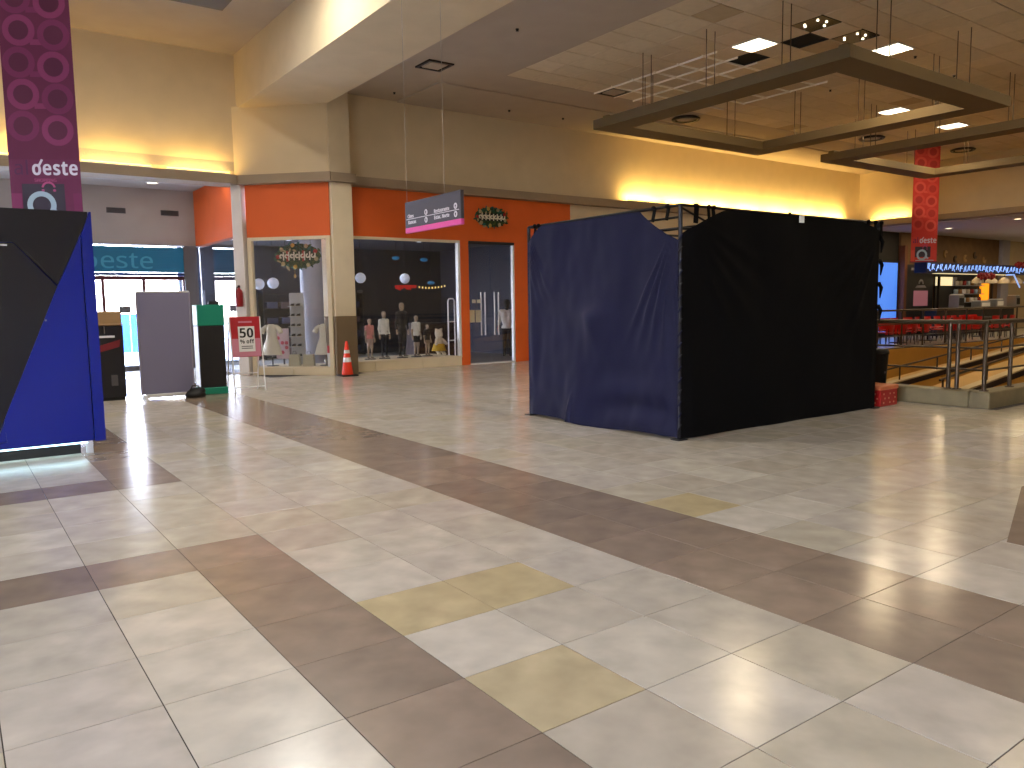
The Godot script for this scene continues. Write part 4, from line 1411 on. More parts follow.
	mat("sign_grey", Color(0.22, 0.21, 0.24), 0.5)
	mat("sign_pink", Color(0.80, 0.25, 0.55), 0.5)
	mat("sign_ink", Color(0.78, 0.76, 0.78), 0.5)
	var sign_panel := box_obj("panel", Vector3(0, 0.245, 0), Vector3(1.44, 0.35, 0.05), M.sign_grey, ds, 0.004)
	box_obj("pink_strip", Vector3(0, 0.035, 0), Vector3(1.44, 0.07, 0.052), M.sign_pink, ds, 0.004)
	box_obj("divider", Vector3(0, 0.185, 0.027), Vector3(1.36, 0.008, 0.004), M.sign_ink, sign_panel)
	letters("lettering", "Cines", 0.065, M.sign_ink, sign_panel, Vector3(-0.56, 0.222, 0.027), 0.0, 0.003, "Droid Sans", true)
	letters("lettering", "Bancos", 0.065, M.sign_ink, sign_panel, Vector3(-0.52, 0.140, 0.027), 0.0, 0.003, "Droid Sans", true)
	letters("lettering", "Restaurante", 0.065, M.sign_ink, sign_panel, Vector3(0.26, 0.222, 0.027), 0.0, 0.003, "Droid Sans", true)
	letters("lettering", "Estac. Norte", 0.065, M.sign_ink, sign_panel, Vector3(0.26, 0.140, 0.027), 0.0, 0.003, "Droid Sans", true)
	for x in [-0.14, 0.60]:
		for y in [0.235, 0.135]:
			st = begin()
			ring_poly(st, Vector2(x, y), 0.0, 0.038, 0, TAU, 0.025, 0.029, 16)
			obj("round_symbol", st, M.sign_ink, sign_panel)
			st = begin()
			slab(st, PackedVector2Array([Vector2(x - 0.018, y - 0.004), Vector2(x + 0.018, y - 0.004), Vector2(x, y + 0.022)]), 0.029, 0.031)
			slab(st, PackedVector2Array([Vector2(x - 0.006, y - 0.022), Vector2(x + 0.006, y - 0.022), Vector2(x + 0.006, y - 0.004), Vector2(x - 0.006, y - 0.004)]), 0.029, 0.031)
			obj("arrow", st, M.sign_grey, sign_panel)
	for x in [-0.70, 0.30]:
		rod_obj("cable", Vector3(x, 0.42, 0), Vector3(x, HIGH - 2.47, 0), 0.003, M.steel, ds, 5)
	# gift box and bin by the booth
	var gf := thing("gift_box", "red patterned gift box on the floor beside the draped booth", "box", Vector3(10.50, 0, -5.85))
	var gift_body := box_obj("body", Vector3(0, 0.115, 0), Vector3(0.44, 0.23, 0.40), grain(mat("gift_red", Color(0.62, 0.05, 0.05), 0.45), M.weave, 2.5), gf, 0.01)
	box_obj("lid", Vector3(0, 0.255, 0), Vector3(0.46, 0.06, 0.42), mat("gift_lid", Color(0.74, 0.42, 0.26), 0.5), gf, 0.01)
	mat("gift_dot", Color(0.82, 0.62, 0.50), 0.5)
	for k in 9:
		box_obj("printed_dot", Vector3(-0.222, 0.05 + 0.06 * (k % 3), -0.14 + 0.13 * (k / 3) + 0.03 * (k % 2)), Vector3(0.004, 0.022, 0.022), M.gift_dot, gift_body)
		box_obj("printed_dot", Vector3(-0.14 + 0.13 * (k / 3) + 0.03 * (k % 2), 0.05 + 0.06 * (k % 3), 0.202), Vector3(0.022, 0.022, 0.004), M.gift_dot, gift_body)
	var bn := thing("bin", "tall black bin standing behind the red gift box", "bin", Vector3(10.92, 0, -6.06))
	st = begin()
	lathe(st, Vector3.ZERO, [Vector2(0.0, 0.0), Vector2(0.10, 0.0), Vector2(0.14, 0.68), Vector2(0.15, 0.68), Vector2(0.15, 0.71), Vector2(0.13, 0.75), Vector2(0.0, 0.76)], 20)
	obj("body", st, M.black, bn)
	box_obj("label", Vector3(-0.02, 0.42, 0.124), Vector3(0.05, 0.03, 0.006), M.grey_frame, bn)

# ---------------------------------------------------------------- figures: bones joined into one skin
func skin(bones: Array, cell: float, tint: Callable) -> SurfaceTool:
	# bones: [a, b, ra, rb]; distances to tapered capsules joined smoothly, meshed as surface nets
	var lo := Vector3(9, 9, 9)
	var hi := Vector3(-9, -9, -9)
	for b in bones:
		var r := maxf(b[2], b[3]) + cell * 2.0
		lo = lo.min((b[0] as Vector3).min(b[1]) - Vector3.ONE * r)
		hi = hi.max((b[0] as Vector3).max(b[1]) + Vector3.ONE * r)
	var n := Vector3i(((hi - lo) / cell).ceil()) + Vector3i.ONE
	var f := PackedFloat32Array()
	f.resize(n.x * n.y * n.z)
	f.fill(1.0)
	var k := 0.025
	for b in bones:
		var a: Vector3 = b[0]
		var ab: Vector3 = b[1] - a
		var l2 := maxf(ab.length_squared(), 1e-9)
		var r := maxf(b[2], b[3]) + cell * 3.0
		var p0 := Vector3i(((a.min(b[1]) - Vector3.ONE * r - lo) / cell).floor()).max(Vector3i.ZERO)
		var p1 := Vector3i(((a.max(b[1]) + Vector3.ONE * r - lo) / cell).ceil()).min(n - Vector3i.ONE)
		for x in range(p0.x, p1.x + 1):
			for y in range(p0.y, p1.y + 1):
				for z in range(p0.z, p1.z + 1):
					var p := lo + Vector3(x, y, z) * cell
					var t := clampf((p - a).dot(ab) / l2, 0.0, 1.0)
					var d := (p - a - ab * t).length() - lerpf(b[2], b[3], t)
					var id := (x * n.y + y) * n.z + z
					var e := f[id]
					var h := clampf(0.5 + 0.5 * (e - d) / k, 0.0, 1.0)
					f[id] = lerpf(e, d, h) - k * h * (1.0 - h) if e < 0.9 else minf(e, d)
	var vert := {}
	var at := func(x: int, y: int, z: int) -> float: return f[(x * n.y + y) * n.z + z]
	for x in n.x - 1:
		for y in n.y - 1:
			for z in n.z - 1:
				var base := (x * n.y + y) * n.z + z
				var c := [f[base], f[base + 1], f[base + n.z], f[base + n.z + 1], f[base + n.y * n.z], f[base + n.y * n.z + 1], f[base + n.y * n.z + n.z], f[base + n.y * n.z + n.z + 1]]
				var neg := 0
				for q in c:
					if q < 0.0:
						neg += 1
				if neg == 0 or neg == 8:
					continue
				var sum := Vector3.ZERO
				var cnt := 0
				for e in [[0, 1], [2, 3], [4, 5], [6, 7], [0, 2], [1, 3], [4, 6], [5, 7], [0, 4], [1, 5], [2, 6], [3, 7]]:
					var u: float = c[e[0]]
					var v: float = c[e[1]]
					if (u < 0.0) != (v < 0.0):
						var s := u / (u - v)
						var pa := Vector3(e[0] >> 2 & 1, e[0] >> 1 & 1, e[0] & 1)
						var pb := Vector3(e[1] >> 2 & 1, e[1] >> 1 & 1, e[1] & 1)
						sum += pa.lerp(pb, s)
						cnt += 1
				vert[Vector3i(x, y, z)] = lo + (Vector3(x, y, z) + sum / cnt) * cell
	var st := begin()
	st.set_smooth_group(1)
	for g in vert:
		var x: int = g.x
		var y: int = g.y
		var z: int = g.z
		var here: bool = at.call(x, y, z) < 0.0
		for ax in 3:
			var dir := Vector3i.ZERO
			dir[ax] = 1
			var there: bool = at.call(x + dir.x, y + dir.y, z + dir.z) < 0.0
			if here == there:
				continue
			var u := Vector3i.ZERO
			u[(ax + 1) % 3] = 1
			var v := Vector3i.ZERO
			v[(ax + 2) % 3] = 1
			var ids := [g, g - u, g - u - v, g - v]
			var ok := true
			for q in ids:
				if not vert.has(q):
					ok = false
			if not ok:
				continue
			var pts := []
			for q in ids:
				pts.append(vert[q])
			st.set_color(tint.call((pts[0] + pts[2]) * 0.5))
			face(st, pts, Vector3(dir) * (1.0 if here else -1.0))
	st.set_smooth_group(-1)
	return st

func figure_bones(h: float, arm_out: float, stride := 0.0) -> Array:
	# a standing body of height h facing +z
	var s := h
	var b := []
	var hip := 0.52 * s
	var sh := 0.81 * s
	b.append([Vector3(0, hip, 0), Vector3(0, 0.62 * s, 0.005 * s), 0.075 * s, 0.066 * s])
	b.append([Vector3(-0.035 * s, 0.62 * s, 0), Vector3(-0.05 * s, 0.76 * s, 0.0), 0.058 * s, 0.062 * s])
	b.append([Vector3(0.035 * s, 0.62 * s, 0), Vector3(0.05 * s, 0.76 * s, 0.0), 0.058 * s, 0.062 * s])
	b.append([Vector3(-0.095 * s, sh - 0.012 * s, 0), Vector3(0.095 * s, sh - 0.012 * s, 0), 0.036 * s, 0.036 * s])
	b.append([Vector3(0, sh, 0), Vector3(0, 0.88 * s, 0.01 * s), 0.03 * s, 0.028 * s])
	b.append([Vector3(0, 0.90 * s, 0.012 * s), Vector3(0, 0.945 * s, 0.008 * s), 0.047 * s, 0.053 * s])
	b.append([Vector3(0, 0.90 * s, 0.055 * s), Vector3(0, 0.915 * s, 0.06 * s), 0.010 * s, 0.008 * s])
	for e in [-1.0, 1.0]:
		var el := Vector3(e * (0.13 + arm_out * 0.5) * s, 0.63 * s, -0.01 * s)
		var wr := Vector3(e * (0.14 + arm_out) * s, 0.49 * s, 0.02 * s)
		b.append([Vector3(e * 0.105 * s, sh - 0.015 * s, 0), el, 0.034 * s, 0.026 * s])
		b.append([el, wr, 0.026 * s, 0.017 * s])
		b.append([wr, wr + Vector3(0, -0.045 * s, 0.006 * s), 0.018 * s, 0.02 * s])
		for q in 4:
			var o := Vector3(0, -0.05 * s, (-0.018 + 0.012 * q) * s)
			b.append([wr + o, wr + o + Vector3(-e * 0.004 * s, -(0.036 + 0.008 * (1.5 - absf(q - 1.5))) * s, 0.006 * s), 0.0062 * s, 0.005 * s])
		b.append([wr + Vector3(0, -0.02 * s, 0.014 * s), wr + Vector3(-e * 0.006 * s, -0.052 * s, 0.034 * s), 0.0075 * s, 0.006 * s])
		var kn := Vector3(e * 0.052 * s, 0.285 * s, 0.012 * s + e * stride * 0.5)
		var an := Vector3(e * 0.055 * s, 0.045 * s, -0.01 * s + e * stride)
		b.append([Vector3(e * 0.045 * s, hip - 0.01 * s, 0), kn, 0.056 * s, 0.035 * s])
		b.append([kn, an, 0.035 * s, 0.022 * s])
		b.append([an + Vector3(0, -0.018 * s, 0), an + Vector3(e * 0.012 * s, -0.025 * s, 0.085 * s), 0.022 * s, 0.016 * s])
	return b

func clothed(h: float, top: Color, legs: Color, flesh: Color, sleeve: float, leg_to: float, shoe: Color) -> Callable:
	return func(p: Vector3) -> Color:
		var y := p.y / h
		if y > 0.845:
			return flesh
		if y < 0.055:
			return shoe
		if absf(p.x) > 0.115 * h and y < sleeve:
			return flesh
		if y > 0.50:
			return top
		if absf(p.x) > 0.125 * h:
			return flesh
		return legs if y > leg_to else flesh

# ---------------------------------------------------------------- shop contents
func build_shop_things() -> void:
	var skinm := mat("figure", Color.WHITE, 0.7)
	skinm.vertex_color_use_as_albedo = true
	var lin := func(r: float, g: float, b: float) -> Color: return Color(r, g, b).srgb_to_linear()
	var pale: Color = lin.call(0.62, 0.55, 0.48)
	var wood: Color = lin.call(0.40, 0.35, 0.3)
	var stand := mat("stand_dark", Color(0.06, 0.06, 0.06), 0.6)
	var wf := 0.235
	var list := [
		[8.14, 0.95, lin.call(0.80, 0.52, 0.50), lin.call(0.70, 0.62, 0.58), 0.70, 0.30, "child mannequin in a pale pink top nearest the pillar in the shop window"],
		[8.52, 1.12, lin.call(0.86, 0.86, 0.84), lin.call(0.06, 0.07, 0.12), 0.45, 0.0, "child mannequin in white shirt and navy trousers in the shop window"],
		[9.0, 1.32, lin.call(0.06, 0.06, 0.09), lin.call(0.05, 0.06, 0.10), 0.45, 0.0, "tallest mannequin, dressed all in black, in the shop window"],
		[9.39, 1.0, lin.call(0.82, 0.82, 0.80), lin.call(0.05, 0.05, 0.08), 0.66, 0.34, "child mannequin in white tee and black shorts in the shop window"],
		[9.70, 0.78, lin.call(0.09, 0.07, 0.06), lin.call(0.55, 0.48, 0.42), 0.66, 0.40, "small mannequin in a dark brown top in the shop window"]]
	for q in list:
		var h: float = q[1]
		var t := thing("mannequin", q[6], "mannequin", Vector3(q[0], wf, -17.0), 0.25)
		var st := skin(figure_bones(h, 0.0), 0.02 * maxf(1.0, h), clothed(h, q[2], q[3], pale, q[4], q[5], wood))
		var o := obj("figure", st, skinm, t)
		o.position.y = 0.018
		st = begin()
		lathe(st, Vector3.ZERO, [Vector2(0.0, 0.018), Vector2(0.13, 0.016), Vector2(0.14, 0.0)], 18)
		obj("stand_plate", st, stand, t)
	# plush bear with a yellow skirt
	var bear := thing("plush_bear", "white plush bear with a yellow skirt at the end of the mannequin row", "toy", Vector3(10.03, wf, -17.0), 0.2)
	var bt := func(p: Vector3) -> Color: return lin.call(0.78, 0.74, 0.66)
	var bb := [[Vector3(0, 0.2, 0), Vector3(0, 0.36, 0), 0.12, 0.1], [Vector3(0, 0.52, 0.01), Vector3(0, 0.56, 0.0), 0.1, 0.1], [Vector3(-0.08, 0.64, 0), Vector3(-0.085, 0.65, 0), 0.035, 0.035], [Vector3(0.08, 0.64, 0), Vector3(0.085, 0.65, 0), 0.035, 0.035], [Vector3(-0.09, 0.4, 0.02), Vector3(-0.17, 0.3, 0.09), 0.045, 0.04], [Vector3(0.09, 0.4, 0.02), Vector3(0.17, 0.3, 0.09), 0.045, 0.04], [Vector3(-0.07, 0.14, 0.02), Vector3(-0.09, 0.045, 0.1), 0.055, 0.045], [Vector3(0.07, 0.14, 0.02), Vector3(0.09, 0.045, 0.1), 0.055, 0.045], [Vector3(0, 0.51, 0.1), Vector3(0, 0.51, 0.12), 0.04, 0.03]]
	obj("body", skin(bb, 0.02, bt), skinm, bear)
	var st2 := begin()
	lathe(st2, Vector3.ZERO, [Vector2(0.13, 0.30), Vector2(0.19, 0.12), Vector2(0.18, 0.12), Vector2(0.12, 0.30)], 18)
	obj("skirt", st2, mat("skirt_yellow", Color(0.72, 0.60, 0.16), 0.8), bear)
	# person standing inside the glass doors
	var ps := thing("person", "person in white blouse and black trousers standing inside the glass doors", "person", Vector3(13.0, 0.004, -18.2), PI * 0.8)
	var sp := skin(figure_bones(1.62, 0.01, 0.06), 0.018, clothed(1.62, lin.call(0.84, 0.82, 0.78), lin.call(0.03, 0.03, 0.035), lin.call(0.62, 0.44, 0.35), 0.56, 0.0, lin.call(0.04, 0.04, 0.04)))
	obj("body", sp, skinm, ps)
	st2 = begin()
	ball(st2, Vector3(0, 1.53, -0.015), Vector3(0.098, 0.105, 0.1), 14, 10)
	ball(st2, Vector3(0, 1.43, -0.06), Vector3(0.075, 0.11, 0.055), 12, 8)
	obj("hair", st2, mat("hair", Color(0.05, 0.035, 0.03), 0.6), ps)
	# security gate
	var sgt := thing("security_gate", "slim white security gate standing at the end of the shop window", "security gate", Vector3(11.0, 0.004, -17.95))
	st2 = begin()
	sweep(st2, [Vector3(-0.1, 0.03, 0), Vector3(-0.1, 1.6, 0), Vector3(-0.06, 1.66, 0), Vector3(0.06, 1.66, 0), Vector3(0.1, 1.6, 0), Vector3(0.1, 0.03, 0)], [0.02, 0.02, 0.02, 0.02, 0.02, 0.02], 8)
	obj("loop", st2, M.white_plastic, sgt)
	box_obj("base", Vector3(0, 0.03, 0), Vector3(0.34, 0.06, 0.14), M.grey_frame, sgt, 0.008)
	for y in [0.55, 1.05]:
		box_obj("cross_bar", Vector3(0, y, 0), Vector3(0.18, 0.03, 0.02), M.white_plastic, sgt, 0.004)
	# globe lamps hung in the shop
	var gg := glow("globe_glow", Color(0.85, 0.9, 1.0), 0.16)
	for q in [[Vector3(9.28, 2.16, -17.3), 0.125, "white globe lamp hung over the all black mannequin"], [Vector3(8.05, 2.16, -17.2), 0.125, "white globe lamp hung beside the pillar in the window"], [Vector3(5.98, 2.04, -18.25), 0.13, "left globe of the two hung inside the corner window"], [Vector3(6.30, 2.06, -18.2), 0.13, "right globe of the two hung inside the corner window"]]:
		var lab: String = q[2]
		if lab.begins_with("left"):
			lab = "white globe lamp in the corner window beside the corridor glass"
		elif lab.begins_with("right"):
			lab = "white globe lamp in the corner window beside the shoe rack"
		var t := thing("globe_lamp", lab, "lamp", q[0])
		st2 = begin()
		ball(st2, Vector3.ZERO, Vector3.ONE * float(q[1]), 18, 12)
		obj("globe", st2, gg, t)
		rod_obj("cord", Vector3(0, q[1], 0), Vector3(0, 3.3 - q[0].y, 0), 0.006, M.dark_steel, t, 5)
		var c: Vector3 = q[0]
		omni("globe_light", Vector3.ZERO, Color(0.85, 0.9, 1.0), 0.16, 0.1, t)
	# red paper garland and string of tiny bulbs
	var rg := thing("paper_garland", "red paper garland hung across the shop window above the mannequins", "garland", Vector3(8.84, 1.98, -16.9))
	var rm := mat("paper_red", Color(0.85, 0.06, 0.04), 0.7)
	for k in 8:
		st2 = begin()
		var x := 0.07 * k
		var s := 0.055 + 0.02 * sin(k * 1.7)
		slab(st2, PackedVector2Array([Vector2(x - 0.05, 0.0), Vector2(x + 0.05, 0.01), Vector2(x + 0.03, -s * 1.7), Vector2(x - 0.03, -s * 1.4)]), -0.004 + 0.01 * (k % 2), 0.004 + 0.01 * (k % 2))
		obj("pennant", st2, rm, rg)
	rod_obj("string", Vector3(-0.08, 0.0, 0), Vector3(0.58, 0.015, 0), 0.005, M.dark_steel, rg, 5)
	var sl := thing("string_lights", "string of tiny warm bulbs running on from the red garland", "string lights", Vector3(9.46, 1.92, -16.9))
	var tb := glow("bulb_glow", Color(1.0, 0.85, 0.5), 1.2)
	for k in 9:
		st2 = begin()
		ball(st2, Vector3(0.09 * k, 0.03 * pow((k - 3.0) / 4.0, 2.0), 0), Vector3(0.016, 0.028, 0.016), 8, 5)
		obj("bulb", st2, tb, sl)
	st2 = begin()
	var line := []
	var rr := []
	for k in 9:
		line.append(Vector3(0.09 * k, 0.025 + 0.03 * pow((k - 3.0) / 4.0, 2.0), 0))
		rr.append(0.004)
	sweep(st2, line, rr, 5)
	obj("wire", st2, M.dark_steel, sl)
	# small blue ceiling lamps
	var bl := glow("blue_lamp", Color(0.08, 0.42, 0.6), 0.3)
	for q in [[Vector3(9.68, 2.74, -18.5), "small oval blue lamp in the shop, left of the other blue lamps"], [Vector3(10.52, 2.71, -18.5), ""], [Vector3(10.72, 2.10, -18.5), ""]]:
		var t := thing("blue_lamp", "small oval blue lamp hung inside the shop behind the mannequins", "lamp", q[0], 0.0, "blue lamps in the shop")
		st2 = begin()
		ball(st2, Vector3.ZERO, Vector3(0.10, 0.05, 0.10), 14, 8)
		obj("shade", st2, bl, t)
		rod_obj("cord", Vector3(0, 0.07, 0), Vector3(0, 3.3 - q[0].y, 0), 0.005, M.dark_steel, t, 5)
	# downlights in the shop ceiling
	var dg := glow("shop_spot", Color(0.9, 0.95, 1.0), 3.0)
	for p in [Vector3(6.5, 3.3, -19.5), Vector3(7.6, 3.3, -20.6), Vector3(9.0, 3.3, -20.0), Vector3(11.0, 3.3, -19.6), Vector3(12.6, 3.3, -18.8), Vector3(9.0, 3.3, -17.4), Vector3(7.2, 3.3, -18.0), Vector3(6.2, 3.3, -21.0), Vector3(7.0, 3.3, -22.2), Vector3(8.2, 3.3, -21.6)]:
		var t := thing("shop_downlight", "small bright downlight in the dark shop ceiling", "ceiling light", p, 0.0, "shop downlights")
		st2 = begin()
		lathe(st2, Vector3.ZERO, [Vector2(0.1, 0.0), Vector2(0.1, -0.02), Vector2(0.075, -0.025)], 14)
		obj("rim", st2, M.white_metal, t)
		st2 = begin()
		lathe(st2, Vector3.ZERO, [Vector2(0.075, -0.022), Vector2(0.0, -0.022)], 14)
		obj("lens", st2, dg, t)
		area("lamp_light", Vector3(0, -0.04, 0), Vector3.DOWN, Vector2(0.12, 0.12), Color(0.92, 0.95, 1.0), 0.22, t)
	# short ceiling tubes just inside the fronts
	var tg := glow("shop_tube_glow", Color(1.0, 0.93, 0.75), 2.2)
	for q in [[chamfer(1.55, 0.5, 3.295), -PI / 4, "short ceiling tube lamp inside the corner window beside the pillar"], [Vector3(9.2, 3.295, -17.0), 0.0, "short ceiling tube lamp inside the long shop window"]]:
		var t := thing("shop_tube_lamp", q[2], "lamp", q[0], q[1])
		box_obj("batten", Vector3(0, -0.02, 0), Vector3(0.62, 0.04, 0.1), M.white_metal, t, 0.005)
		box_obj("tube", Vector3(0, -0.055, 0), Vector3(0.56, 0.03, 0.05), tg, t, 0.01)
		area("tube_light", Vector3(0, -0.08, 0), Vector3.DOWN, Vector2(0.54, 0.05), Color(1.0, 0.93, 0.78), 0.25, t)
	# floral oval signs
	flower_sign("oval flower sign with dark letters on the orange fascia", Vector3(11.28, 3.66, HALL_Z + 0.05), 0.0, 0.52, 0.26)
	flower_sign("oval flower wreath sign hung inside the corner shop window", chamfer(1.12, 0.35, 2.62), -PI / 4, 0.56, 0.30)
	# round white column inside
	var colm := struct_node("trim_6")
	st2 = begin()
	lathe(st2, Vector3(7.46, 0.004, -18.72), [Vector2(0.29, 0.0), Vector2(0.29, 3.3)], 28)
	obj("round_column", st2, grain(mat("column_white", Color(0.66, 0.66, 0.70), 0.6), M.soft, 0.6), colm)
	# shoe rack
	var rack := thing("shoe_rack", "tall narrow grey shoe rack in the corner window below the flower wreath", "rack", chamfer(0.84, 0.78, 0.18), -PI / 4)
	var rk := mat("rack_grey", Color(0.62, 0.62, 0.62), 0.6)
	box_obj("back_panel", Vector3(0, 0.82, -0.03), Vector3(0.34, 1.64, 0.03), rk, rack, 0.005)
	for k in 6:
		var y := 0.18 + 0.23 * k
		box_obj("shelf", Vector3(0, y, 0.06), Vector3(0.30, 0.015, 0.16), rk, rack, 0.003)
	for k in 6:
		var y := 0.18 + 0.23 * k + 0.0085
		for s in [-0.07, 0.07]:
			var lp := chamfer(0.84, 0.78, 0.18) + Basis(Vector3.UP, -PI / 4) * Vector3(s, y, 0.06)
			var sh := thing("shoe", "small dark shoe on the %s shelf of the grey shoe rack" % ["lowest", "second", "third", "fourth", "fifth", "topmost"][k], "shoe", lp, -PI / 4, "shoes on the rack")
			st2 = begin()
			slab(st2, PackedVector2Array([Vector2(-0.06, 0.0), Vector2(0.06, 0.0), Vector2(0.065, 0.02), Vector2(0.02, 0.05), Vector2(-0.02, 0.055), Vector2(-0.06, 0.06)]), -0.022, 0.022, Transform3D(Basis(Vector3.UP, -PI / 2), Vector3(0, 0, 0)))
			obj("upper", st2, M.dark_grey if k % 2 else M.black, sh)
			box_obj("sole", Vector3(0, 0.004, 0), Vector3(0.046, 0.008, 0.13), M.paper, sh)
	# dresses and bags in the corner window
	var wh := mat("dress_white", Color(0.80, 0.78, 0.72), 0.8)
	for q in [[chamfer(0.42, 0.35, 0.18), "white child's dress on a stand next to the sale sign"], [chamfer(1.66, 0.42, 0.18), "white child's dress on a stand beside the pillar in the corner window"]]:
		var t := thing("dress", q[1], "dress", q[0], -PI / 4)
		st2 = begin()
		rod(st2, Vector3(0, 0.01, 0), Vector3(0, 0.45, 0), 0.015, 8)
		lathe(st2, Vector3.ZERO, [Vector2(0.0, 0.02), Vector2(0.13, 0.015), Vector2(0.14, 0.0)], 14)
		obj("stand", st2, M.grey_frame, t)
		st2 = begin()
		st2.set_smooth_group(1)
		var prof := [[0.25, 0.24, 0.15], [0.45, 0.19, 0.12], [0.62, 0.13, 0.085], [0.74, 0.125, 0.08], [0.86, 0.14, 0.075], [0.92, 0.10, 0.06], [0.94, 0.05, 0.04]]
		for k in prof.size() - 1:
			for i in 20:
				var pts := []
				for e in [[k, i], [k, i + 1], [k + 1, i + 1], [k + 1, i]]:
					var a: float = TAU * e[1] / 20.0
					var rip: float = 1.0 + (0.08 * sin(a * 5.0) if e[0] == 0 else (0.05 * sin(a * 5.0) if e[0] == 1 else 0.0))
					pts.append(Vector3(cos(a) * prof[e[0]][1] * rip, prof[e[0]][0], sin(a) * prof[e[0]][2] * rip))
				face(st2, pts, (pts[0] + pts[2]) * Vector3(1, 0, 1) + Vector3(0, 0.02, 0))
		st2.set_smooth_group(-1)
		obj("bodice_and_skirt", st2, wh, t)
		for s in [-1.0, 1.0]:
			st2 = begin()
			sweep(st2, [Vector3(s * 0.10, 0.89, 0), Vector3(s * 0.19, 0.83, 0.01), Vector3(s * 0.23, 0.74, 0.02)], [0.05, 0.055, 0.06], 10)
			obj("sleeve", st2, wh, t)
	for q in [[chamfer(0.98, 0.28, 0.18), "pale paper bag on the window floor in front of the shoe rack"], [chamfer(1.32, 0.28, 0.18), "pale paper bag on the window floor beside the white dress"]]:
		var t := thing("paper_bag", q[1], "bag", q[0], -PI / 4)
		st2 = begin()
		slab(st2, PackedVector2Array([Vector2(-0.13, 0), Vector2(0.13, 0), Vector2(0.11, 0.26), Vector2(-0.11, 0.26)]), -0.05, 0.05)
		obj("body", st2, mat("bag_pale", Color(0.70, 0.68, 0.60), 0.8) if not M.has("bag_pale") else M.bag_pale, t)
		st2 = begin()
		sweep(st2, [Vector3(-0.05, 0.25, 0.0), Vector3(-0.03, 0.33, 0.0), Vector3(0.03, 0.33, 0.0), Vector3(0.05, 0.25, 0.0)], [0.006, 0.006, 0.006, 0.006], 6)
		obj("handle", st2, M.grey_frame, t)
	var pb := thing("poster", "pink and white flower poster leaning in the corner window behind the dress", "poster", chamfer(0.46, 0.80, 0.18), -PI / 4)
	box_obj("board", Vector3(0, 0.48, 0), Vector3(0.32, 0.7, 0.02), mat("poster_white", Color(0.75, 0.66, 0.68), 0.7), pb, 0.003)
	box_obj("easel_leg", Vector3(0, 0.24, -0.05), Vector3(0.03, 0.48, 0.03), M.grey_frame, pb)
	var pk := mat("poster_pink", Color(0.72, 0.28, 0.36), 0.7)
	for k in 7:
		st2 = begin()
		ring_poly(st2, Vector2(-0.1 + 0.1 * (k % 3), 0.28 + 0.11 * (k / 2)), 0.0, 0.045, 0, TAU, 0.01, 0.014, 7)
		obj("printed_flower", st2, pk, pb)
	var rb := thing("red_box", "small red box on a white stand at the pillar end of the corner window", "box", chamfer(1.88, 0.14, 0.18), -PI / 4)
	box_obj("stand", Vector3(0, 0.15, 0), Vector3(0.1, 0.3, 0.1), M.white_plastic, rb, 0.005)
	box_obj("box", Vector3(0, 0.38, 0), Vector3(0.1, 0.16, 0.1), M.sale_red, rb, 0.006)
	# low counter and dark shelving deep in the shop
	var ct := thing("shop_counter", "dark low counter deep in the shop behind the glass doors", "counter", Vector3(11.3, 0.004, -19.6))
	box_obj("body", Vector3(0, 0.48, 0), Vector3(1.4, 0.96, 0.6), mat("counter_red", Color(0.16, 0.07, 0.06), 0.6), ct, 0.01)
	box_obj("top", Vector3(0, 0.98, 0), Vector3(1.46, 0.04, 0.66), M.dark_grey, ct, 0.006)
	for q in [[8.2, "dark clothes shelf at the back of the shop, behind the white shirt mannequin"], [9.9, "dark clothes shelf at the back of the shop, behind the small mannequin"], [6.6, "dark clothes shelf at the back of the shop, behind the round column"]]:
		var t := thing("shop_shelf", q[1], "shelf", Vector3(q[0], 0.004, -22.7))
		for s in [-0.7, 0.7]:
			box_obj("side", Vector3(s, 1.0, 0), Vector3(0.04, 2.0, 0.4), M.dark_grey, t)
		for k in 5:
			box_obj("shelf_board", Vector3(0, 0.1 + 0.45 * k, 0), Vector3(1.36, 0.03, 0.4), M.dark_grey, t)
		for k in 4:
			for e in 3:
				var cc := [Color(0.30, 0.30, 0.38), Color(0.42, 0.34, 0.34), Color(0.20, 0.22, 0.30)]
				var nm := "stack_%d" % e
				if not M.has(nm):
					mat(nm, cc[e], 0.85)
				box_obj("folded_stack", Vector3(-0.45 + 0.44 * e, 0.115 + 0.45 * k + 0.1, 0.02), Vector3(0.34, 0.2, 0.3), M["stack_%d" % ((e + k) % 3)], t, 0.02)

